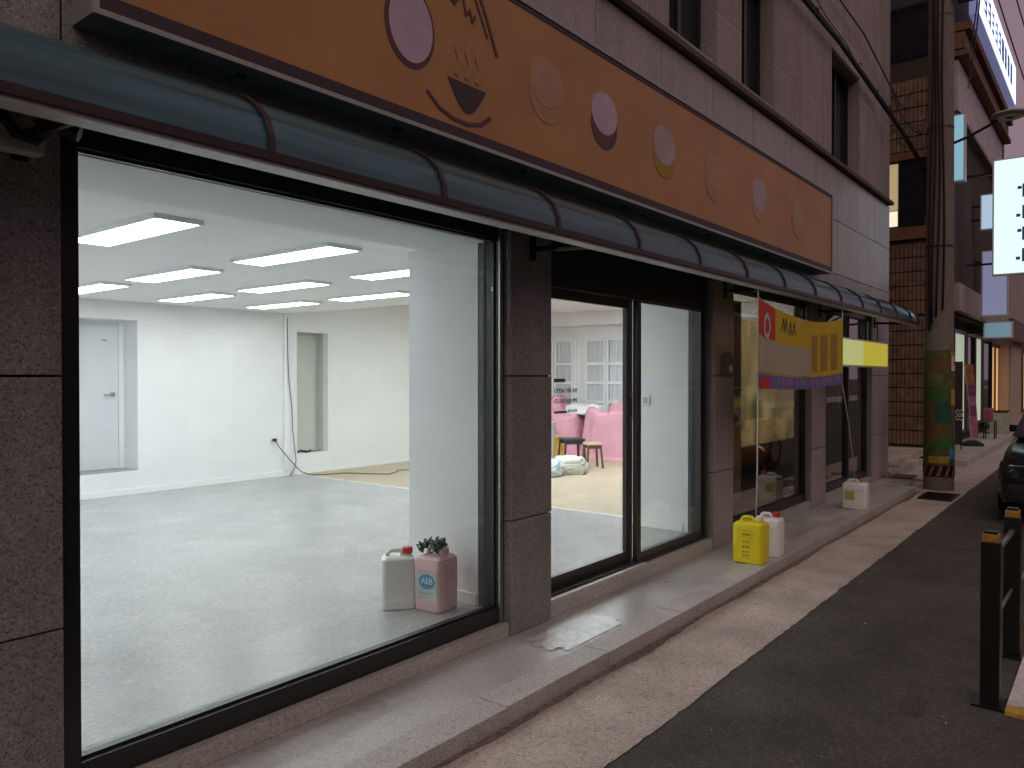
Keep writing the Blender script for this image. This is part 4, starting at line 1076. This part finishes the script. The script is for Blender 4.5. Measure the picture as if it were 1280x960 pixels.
# ------------------------------------------------------------------ bollards with rails
def bollard(x, y, label):
    t = thing('bollard', (x, y, 0.0), label, 'bollard', 'black guard posts along the road edge')
    obj('post', bx(-.042, .042, -.042, .042, .012, .82, bev=.004), BLACK, t, world=False)
    bm = BM(); box(bm, -.036, .036, -.036, .036, .8205, .862, bev=.006); obj('reflector_cap', bm, AMBER, t, world=False)
    bm = BM(); box(bm, -.03, .03, -.03, .03, .8625, .875, bev=.005); obj('cap_top', bm, BLACK, t, world=False)
    bm = BM(); box(bm, -.075, .075, -.075, .075, .001, .012); obj('base_plate', bm, BLACK, t, world=False)
    return t
b0 = bollard(4.50, .50, 'black square bollard with amber cap, the nearer of the two')
c = copy_tree(b0); c.location = (5.37, .49, 0); c['label'] = 'black square bollard with amber cap, the farther of the two'
gr2 = thing('guard_rail', (5.4, .495, .5), 'grey rails joining the two black bollards', 'guard rail')
bm = BM(); tube(bm, [(4.54, .497, .74), (5.33, .49, .74)], .016, 8); obj('rail', bm, STEEL, gr2, True)
bm = BM(); tube(bm, [(4.54, .497, .40), (5.33, .49, .40)], .010, 8); obj('rail', bm, STEEL, gr2, True)
bm = BM(); tube(bm, [(5.41, .488, .36), (6.25, .48, .36)], .010, 8); obj('rail', bm, STEEL, gr2, True)

# ------------------------------------------------------------------ car at the right edge
car = thing('car', (10.6, .24, 0), 'orange car with black bonnet and bumper at the right edge of the road', 'car')
L, WD = 4.4, 1.75
def carY(f): return .24 + f * WD / 2
def loft(bm, secs):
    rings = [[bm.verts.new(p) for p in s] for s in secs]
    for a, b in zip(rings, rings[1:]):
        for k in range(len(a)): bm.faces.new((a[k], a[(k + 1) % len(a)], b[(k + 1) % len(a)], b[k]))
    bm.faces.new(rings[0][::-1]); bm.faces.new(rings[-1])
def csec(x, zb, zt, w, tumble=.06):
    r = []
    for f, z in ((-1 + .06, zb), (-1, zb + .12), (-1, zb + (zt - zb) * .55), (-1 + tumble, zt - .05), (-1 + tumble + .08, zt), (1 - tumble - .08, zt), (1 - tumble, zt - .05), (1, zb + (zt - zb) * .55), (1, zb + .12), (1 - .06, zb)):
        r.append((x, .24 + f * w / 2, z))
    return r
CX = 10.0
bm = BM(); loft(bm, [csec(CX + .02, .34, .58, 1.30), csec(CX + .12, .24, .66, 1.58), csec(CX + .35, .20, .74, 1.70), csec(CX + .75, .20, .80, 1.75), csec(CX + 1.56, .20, .89, 1.75)])
obj('bonnet', bm, CARB, car, True)
bm = BM(); loft(bm, [csec(CX + 1.563, .20, .90, 1.752), csec(CX + 2.2, .20, .92, 1.76), csec(CX + 3.4, .20, .93, 1.75), csec(CX + 4.0, .24, .92, 1.70), csec(CX + 4.36, .34, .86, 1.55)])
obj('body', bm, CARO, car, True)
bm = BM()
def cab(x, z, w): return [(x, .24 - w / 2, z), (x, .24 + w / 2, z)]
secs = [(CX + 1.22, .905, 1.60), (CX + 1.95, 1.38, 1.28), (CX + 2.4, 1.44, 1.24), (CX + 3.1, 1.42, 1.24), (CX + 3.9, .93, 1.52)]
ring = [cab(*s) for s in secs]
vs = [[bm.verts.new(p) for p in r] for r in ring]; base = [[bm.verts.new((s[0], .24 - s[2] / 2 * (1 if i in (0, 4) else 1.24), .905)), bm.verts.new((s[0], .24 + s[2] / 2 * (1 if i in (0, 4) else 1.24), .905))] for i, s in enumerate(secs)]
for i in range(4):
    bm.faces.new((vs[i][0], vs[i][1], vs[i + 1][1], vs[i + 1][0]))
    for k in (0, 1): bm.faces.new((vs[i][k], vs[i + 1][k], base[i + 1][k], base[i][k]))
obj('windows', bm, DGLASS, car)
bm = BM(); box(bm, CX + 1.95, CX + 3.1, .24 - .60, .24 + .60, 1.43, 1.455, bev=.01); obj('roof', bm, CARO, car)
bm = BM(); box(bm, CX - .03, CX + .30, .24 - .74, .24 + .74, .26, .46, bev=.05); obj('bumper', bm, RUBBER, car)
for f in (-1, 1):
    bm = BM(); box(bm, CX + .10, CX + .26, .24 + f * .62 - .13, .24 + f * .62 + .13, .55, .66, bev=.03); obj('headlight', bm, DGLASS, car)
    for wx in (CX + .95, CX + 3.55):
        yy = .24 + f * (WD / 2 - .09)
        M4 = __import__('mathutils').Matrix
        bm = BM(); lathe(bm, [(.20, -.10), (.30, -.10), (.32, -.07), (.32, .07), (.30, .10), (.20, .10)], (0, 0, 0), 28)
        bmesh.ops.rotate(bm, verts=bm.verts, matrix=M4.Rotation(R(90), 3, 'X')); move(bm, (wx, yy, .322))
        w = obj('wheel', bm, RUBBER, car, True)
        bm = BM(); lathe(bm, [(.06, -.104), (.205, -.104), (.205, .104), (.06, .104)], (0, 0, 0), 24)
        bmesh.ops.rotate(bm, verts=bm.verts, matrix=M4.Rotation(R(90), 3, 'X')); move(bm, (wx, yy, .322)); obj('rim', bm, STEEL, w, True)
    bm = BM(); box(bm, CX + 1.75, CX + 1.90, .24 + f * .80 - .08, .24 + f * .80 + .08, .93, 1.03, bev=.03); obj('mirror', bm, CARB, car)
    for hx in (CX + 2.2, CX + 3.15):
        obj('door_handle', bx(hx, hx + .16, min(.24 + f * .872, .24 + f * .888), max(.24 + f * .872, .24 + f * .888), .74, .77), BLACK, car)

# ------------------------------------------------------------------ alley and its bits
bm = BM(); box(bm, 13.3, 17.28, 2.85, 3.9, .006, .12); box(bm, 13.9, 17.28, 3.0, 8, .122, .2)
tag(obj('alley_step', bm, PAVE), kind='structure')
tag(obj('plank', bx(12.80, 13.22, 2.46, 2.76, .089, .115), WOOD), 'dark brown plank lying on the end of the step by the corner pier', 'plank')
tag(obj('plank', bx(13.3, 13.42, 2.15, 2.84, .005, .05), mat('grey_board', (.40, .36, .34), .8, 12, .15)), 'long pale board lying on the ground across the alley mouth', 'plank')
tag(obj('plank', bx(14.0, 14.15, 2.86, 3.30, .121, .17), bpy.data.materials['grey_board']), 'short pale board lying on the alley step', 'plank')

# ------------------------------------------------------------------ brown tiled house behind the alley
h2 = thing('tiled_house', (19, 3, 0), 'brown tiled house beyond the alley with a dark upper window', 'building')
XT = 17.3; YT0, YT1 = 2.62, 6.0
bm = BM()
box(bm, XT + .03, 26, 2.95, 10, 0, 2.9); box(bm, XT + .03, 26, YT0 + .02, 10, 2.902, 4.43); box(bm, XT + .03, 26, YT0 + .02, 10, 4.432, 6.05)
box(bm, XT + .03, 26, YT0 + .02, 10, 6.052, 11)
obj('wall', bm, BGROUT, h2)
for (z0, z1, yy0, yy1) in ((.25, 2.88, 2.98, 4.6), (2.90, 4.42, YT0, 4.6), (6.22, 7.95, YT0, 4.6)):
    tw, th = .078, .29
    nz = int((z1 - z0) / th); ny = int((yy1 - yy0) / tw)
    for r in range(nz):
        for q in range(0, ny, 4):
            bm = BM()
            for k in range(q, min(q + 4, ny)):
                box(bm, XT + random.uniform(-.004, .002), XT + .029, yy0 + k * tw + .006, yy0 + (k + 1) * tw - .006, z0 + r * th + .012, z0 + (r + 1) * th - .012)
            o = obj('tile', bm, BTILE, h2)
obj('band', bx(XT - .05, XT + .029, YT0 - .03, 4.6, 6.05, 6.20), BBAND, h2)
obj('band', bx(XT - .05, XT + .029, YT0 - .03, 4.6, 4.43, 4.68), BBAND, h2)
f = obj('window', bx(XT + .005, XT + .029, YT0 + .12, 3.54, 4.70, 6.03), DGLASS, h2)
bm = BM(); box(bm, XT - .03, XT + .004, YT0 + .08, YT0 + .12, 4.69, 6.04); box(bm, XT - .03, XT + .004, 3.06, 3.10, 4.69, 6.04); box(bm, XT - .03, XT + .004, 3.54, 3.58, 4.69, 6.04)
obj('frame', bm, BLACK, f)
WARM = emit('warm_lit_pane', (1, .78, .42), .30); WARM2 = emit('bright_lit_pane', (1, .88, .66), .9)
f = obj('window', bx(XT + .0, XT + .028, 3.60, 3.86, 5.05, 6.0), WARM, h2)
obj('pane', bx(XT - .004, XT - .001, 3.60, 3.86, 4.72, 5.03), WARM2, f)
obj('window', bx(XT + .005, XT + .029, YT0 + .1, 4.4, 8.1, 10.6), DGLASS, h2)
lo = obj('side_window', bx(XT - .01, XT + .028, 3.98, 4.10, 1.1, 1.9), WARM2, h2)
# street front of that house
SHOPW = emit('lit_shop_pane', (.66, .76, .58), .45); SHOPO = emit('lit_orange_pane', (1, .55, .24), .62)
def front(x0, x1, z0, z1, m, name='shop_pane', y=2.93, par=h2):
    f = obj(name, bx(x0 + .04, x1 - .04, y, y + .018, z0 + .04, z1 - .04), m, par)
    bm = BM(); box(bm, x0, x0 + .06, y - .05, y - .002, z0, z1); box(bm, x1 - .06, x1, y - .05, y - .002, z0, z1)
    box(bm, x0 + .06, x1 - .06, y - .05, y - .002, z0, z0 + .08); box(bm, x0 + .06, x1 - .06, y - .05, y - .002, z1 - .08, z1)
    obj('frame', bm, FRAME, f)
front(17.6, 19.4, .3, 2.7, DGLASS); front(19.5, 21.2, .3, 2.7, SHOPW); front(21.3, 22.6, .3, 2.7, DGLASS); front(22.7, 24.0, .4, 2.7, SHOPW); front(24.1, 25.9, .3, 2.7, DGLASS)
bm = BM(); box(bm, 17.4, 26, 2.50, 2.62, 2.95, 3.5); obj('fascia', bm, STUCCO, h2)
obj('pale_fascia', bx(17.4, 24.6, 2.54, 2.639, 6.9, 7.9), mat('lilac_fascia', (.50, .43, .46), .7, 5, .15), h2)
bm = BM(); box(bm, 17.32, 24.8, 2.36, 2.62, 7.95, 8.05); box(bm, 17.32, 24.8, 2.42, 2.62, 8.08, 8.4); box(bm, 17.32, 24.8, 2.32, 2.62, 8.43, 8.6); obj('cornice', bm, BBAND, h2)
obj('conduit', bx(17.4, 24.7, 2.50, 2.539, 6.78, 6.86), BLACK, h2)
bm = BM(); box(bm, 15.9, 26, 2.15, 2.95, .004, .12); tag(obj('shop_step', bm, G_STEP), kind='structure')
LITW = emit('lit_white_sign', (.66, .76, 1.0), 1.6)
ls2 = thing('lit_sign', (21, 2.3, 8.7), 'long bluish white lit sign box high on the tiled house', 'sign')
obj('case', bx(17.35, 24.0, 2.20, 2.36, 8.70, 9.72), emit('lavender_case', (.30, .32, .60), .35), ls2)
obj('lit_face', bx(17.40, 23.96, 2.185, 2.199, 8.74, 9.68), LITW, ls2)
bm = BM()
for k in range(9):
    x = 18.0 + k * .58
    for q in range(3):
        a = random.uniform(0, .25); box(bm, x + a * .3, x + .34, 2.178, 2.184, 8.98 + q * .18, 9.04 + q * .18)
    box(bm, x + random.choice((.05, .3)), x + random.choice((.36, .40)), 2.1775, 2.1835, 8.95, 9.45)
obj('lettering', bm, mat('sign_blue', (.16, .22, .50), .5, 8, .1), ls2)

CYAN = emit('lit_cyan_sign', (.74, .95, .97), 1.0)
def blade(x, y0, y1, z0, z1, m, label, cm=ALU, stripes=None):
    t = thing('blade_sign', (x, y1, z0), label, 'sign')
    obj('case', bx(x, x + .16, y0, y1, z0, z1), cm, t)
    obj('lit_face', bx(x - .012, x - .001, y0 + .03, y1 - .03, z0 + .03, z1 - .03), m, t)
    for z in (z0 + .25, z1 - .25): obj('bracket', bx(x + .06, x + .10, y1 + .001, y1 + .45, z - .02, z + .02), BLACK, t)
    if stripes:
        bm = BM()
        for (a, b, c, d) in stripes: box(bm, x - .02, x - .013, a, b, c, d)
        obj('lettering', bm, mat('sign_text_blue', (.12, .20, .42), .5, 8, .1), t)
    return t
st = []
for k in range(4):
    z = 5.15 - k * .42
    st += [(1.46, 1.52, z, z + .26), (1.36, 1.46, z + .10, z + .15), (1.30, 1.36, z - .02, z + .28)]
    st += [(1.55, 1.62, z + .04, z + .10)] if k % 2 else [(1.53, 1.60, z + .16, z + .22)]
blade(18.0, 1.25, 2.02, 3.65, 5.95, CYAN, 'tall pale cyan lit sign sticking out over the pavement', stripes=st)
blade(20.0, 1.95, 2.48, 4.9, 5.7, emit('lit_blue_sign', (.45, .62, .80), .75), 'small light blue lit sign behind the pale cyan one')
blade(20.4, 1.98, 2.5, 3.0, 4.5, emit('lit_violet_sign', (.28, .30, .48), .55), 'dim violet sign below the small light blue sign')
blade(21.6, 2.0, 2.6, 2.55, 2.95, emit('lit_slate_sign', (.20, .34, .42), .55), 'low slate blue lit sign under the violet sign')
blade(17.0, 2.36, 2.6, 5.4, 6.7, emit('lit_aqua_sign', (.30, .60, .75), .6), 'narrow aqua lit sign close beside the utility pole')

# next house
h3 = thing('corner_shop', (30, 3, 0), 'pinkish rendered shop house at the far right with a glowing orange doorway', 'building')
bm = BM(); box(bm, 26.05, 26.2, 2.92, 10, 0, 7); box(bm, 26.2, 28.2, 3.02, 10, 0, 7); box(bm, 28.2, 31.4, 2.70, 10, 0, 7); box(bm, 31.4, 60, 2.95, 10, 0, 7)
obj('wall', bm, STUCCO, h3)
obj('doorway', bx(26.3, 28.1, 2.98, 3.018, .15, 2.5), SHOPO, h3)
bm = BM(); box(bm, 27.1, 27.2, 2.93, 2.979, .15, 2.5); box(bm, 26.3, 28.1, 2.93, 2.979, 2.5, 2.6); obj('door_frame', bm, WOOD, h3)
obj('pilaster', bx(28.3, 31.0, 2.62, 2.699, .1, 3.0), mat('pink_render', (.50, .36, .30), .8, 8, .1), h3)
for x in (32, 35, 38): front(x, x + 2.4, .3, 2.6, SHOPO if x == 35 else SHOPW if x == 38 else DGLASS, 'shop_window', par=h3)
obj('fascia', bx(26.1, 50, 2.4, 2.55, 2.7, 3.3), mat('brown_fascia', (.13, .075, .05), .6, 8, .15), h3)
bm = BM(); box(bm, 26, 60, 2.15, 2.95, .004, .119); tag(obj('shop_step', bm, G_STEP), kind='structure')
bm = BM(); box(bm, 60.1, 95, 2.3, 14, 0, 9)
h4 = thing('far_house', (62, 3, 0), 'plain far house closing the row along the street', 'building')
obj('wall', bm, STUCCO, h4)
for x in range(62, 92, 5):
    for z in (1, 4.2): obj('window', bx(x, x + 2, 2.27, 2.299, z, z + 1.6), DGLASS, h4)
# yellow small sign on the shop
tag(obj('shop_plaque', bx(17.35, 17.42, 2.64, 2.80, 1.95, 2.20), emit('lit_plaque', (1, .78, .08), .9)), 'small glowing yellow plaque just right of the utility pole', 'sign')

# pavement furniture in front of the far shops
ab = thing('poster_board', (18.3, 2.65, .12), 'dark poster board with orange print standing beside the utility pole', 'poster board')
obj('board', bx(18.28, 18.32, 2.56, 2.86, .22, 1.95), mat('poster_dark', (.05, .035, .035), .5, 5, .2), ab)
bm = BM(); box(bm, 18.27, 18.279, 2.70, 2.84, .9, 1.9); obj('poster_print', bm, mat('poster_orange', (.45, .20, .06), .5, 7, .4, col2=(.16, .06, .03)), ab)
bm = BM()
for yy in (2.645, 2.58):
    for zz in (.78, .90): 
        for k in range(12):
            a0, a1 = 2 * math.pi * k / 12, 2 * math.pi * (k + 1) / 12
            bm.faces.new([bm.verts.new((18.275, yy + r * math.cos(a) * .75, zz + r * math.sin(a))) for a, r in ((a0, .055), (a1, .055), (a1, .03), (a0, .03))])
obj('poster_digits', bm, BWHT, ab)
for yy in (2.58, 2.84): obj('leg', bx(18.29, 18.31, yy - .01, yy + .01, .12, .219), BLACK, ab)
bs = thing('banner_stand', (19.5, 2.52, .12), 'narrow pink banner on a pole with a domed black base', 'banner stand')
bm = BM(); lathe(bm, [(.22, 0), (.215, .04), (.15, .09), (.05, .12)], (19.5, 2.53, .121), 24); obj('base', bm, RUBBER, bs, True)
bm = BM(); tube(bm, [(19.5, 2.55, .22), (19.5, 2.60, 1.0), (19.5, 2.70, 1.92)], .012, 6); obj('pole', bm, ALU, bs)
cols = ['banner_rose', 'banner_coral', 'banner_violet']
mats = [mat('banner_rose', (.52, .20, .30), .6, 9, .3), mat('banner_coral', (.55, .22, .12), .6, 9, .3), mat('banner_violet', (.30, .10, .26), .6, 9, .3)]
for k in range(7):
    z0, z1 = .30 + k * .23, .30 + (k + 1) * .23 - .004
    y = lambda z: 2.585 + (z - .3) * .068
    bm = BM(); prism(bm, [(y(z0), z0), (y(z1), z1), (y(z1) - .17, z1), (y(z0) - .17, z0)], 'x', 19.495, 19.50); obj('banner_print', bm, mats[[0, 0, 2, 0, 2, 1, 1][k]], bs)
ch = thing('chair', (22, 2.48, .12), 'small green chair with pink cushion in front of the far shop', 'chair')
GRN = mat('green_chair', (.05, .20, .04), .5, 8, .1)
obj('seat', bx(21.8, 22.2, 2.36, 2.62, .53, .56, bev=.008), GRN, ch)
obj('cushion', bx(21.95, 22.22, 2.44, 2.64, .561, .86, bev=.03), mat('pink_cushion', (.38, .10, .16), .8, 8, .15), ch)
for sx in (21.82, 22.18):
    for sy in (2.38, 2.60): bm = BM(); tube(bm, [(sx, sy, .121), (sx, sy, .53)], .014, 6); obj('leg', bm, BLACK, ch)
pl = thing('planter', (24, 2.5, .12), 'pale square planter box on the far pavement', 'planter')
obj('box', bx(23.8, 24.5, 2.27, 2.70, .121, .66, bev=.01), mat('planter_cream', (.42, .38, .32), .8, 10, .1), pl)
bm = BM()
for k in range(160):
    x, y = random.uniform(23.85, 24.45), random.uniform(2.31, 2.66); a = random.uniform(0, 6); s = .05
    bm.faces.new([bm.verts.new((x + s * math.cos(a + q) * .6, y + s * math.sin(a + q) * .6, .67 + random.uniform(0, .07))) for q in (0, 2.1, 4.2)])
obj('foliage', bm, mat('dark_leaf', (.035, .05, .02), .6, 20, .3), pl)

# ------------------------------------------------------------------ houses across the street (seen mirrored in the glass)
def opp(x0, x1, h, m, label):
    t = thing('house', (x0, -11, 0), label, 'building', 'houses across the street')
    bm = BM(); box(bm, x0, x1, -18, -10.5, 0, h); obj('wall', bm, m, t)
    n = int((x1 - x0) / 2.6)
    for k in range(n):
        xa = x0 + .6 + k * (x1 - x0 - .6) / n
        for z in (.6, 4.0):
            if z + 1.8 < h: obj('window', bx(xa, xa + 1.5, -10.499, -10.46, z, z + 1.8), DGLASS, t)
    return t
opp(-14, -1, 5.5, STUCCO, 'low beige house across the street, behind the viewer to the left')
opp(-.5, 9, 4.6, BBAND, 'low brown house across the street opposite the shop door')
opp(9.5, 24, 6.2, STUCCO, 'beige two storey house across the street farther along')
opp(24.5, 45, 5.2, BBAND, 'long brown house across the street at the far end')
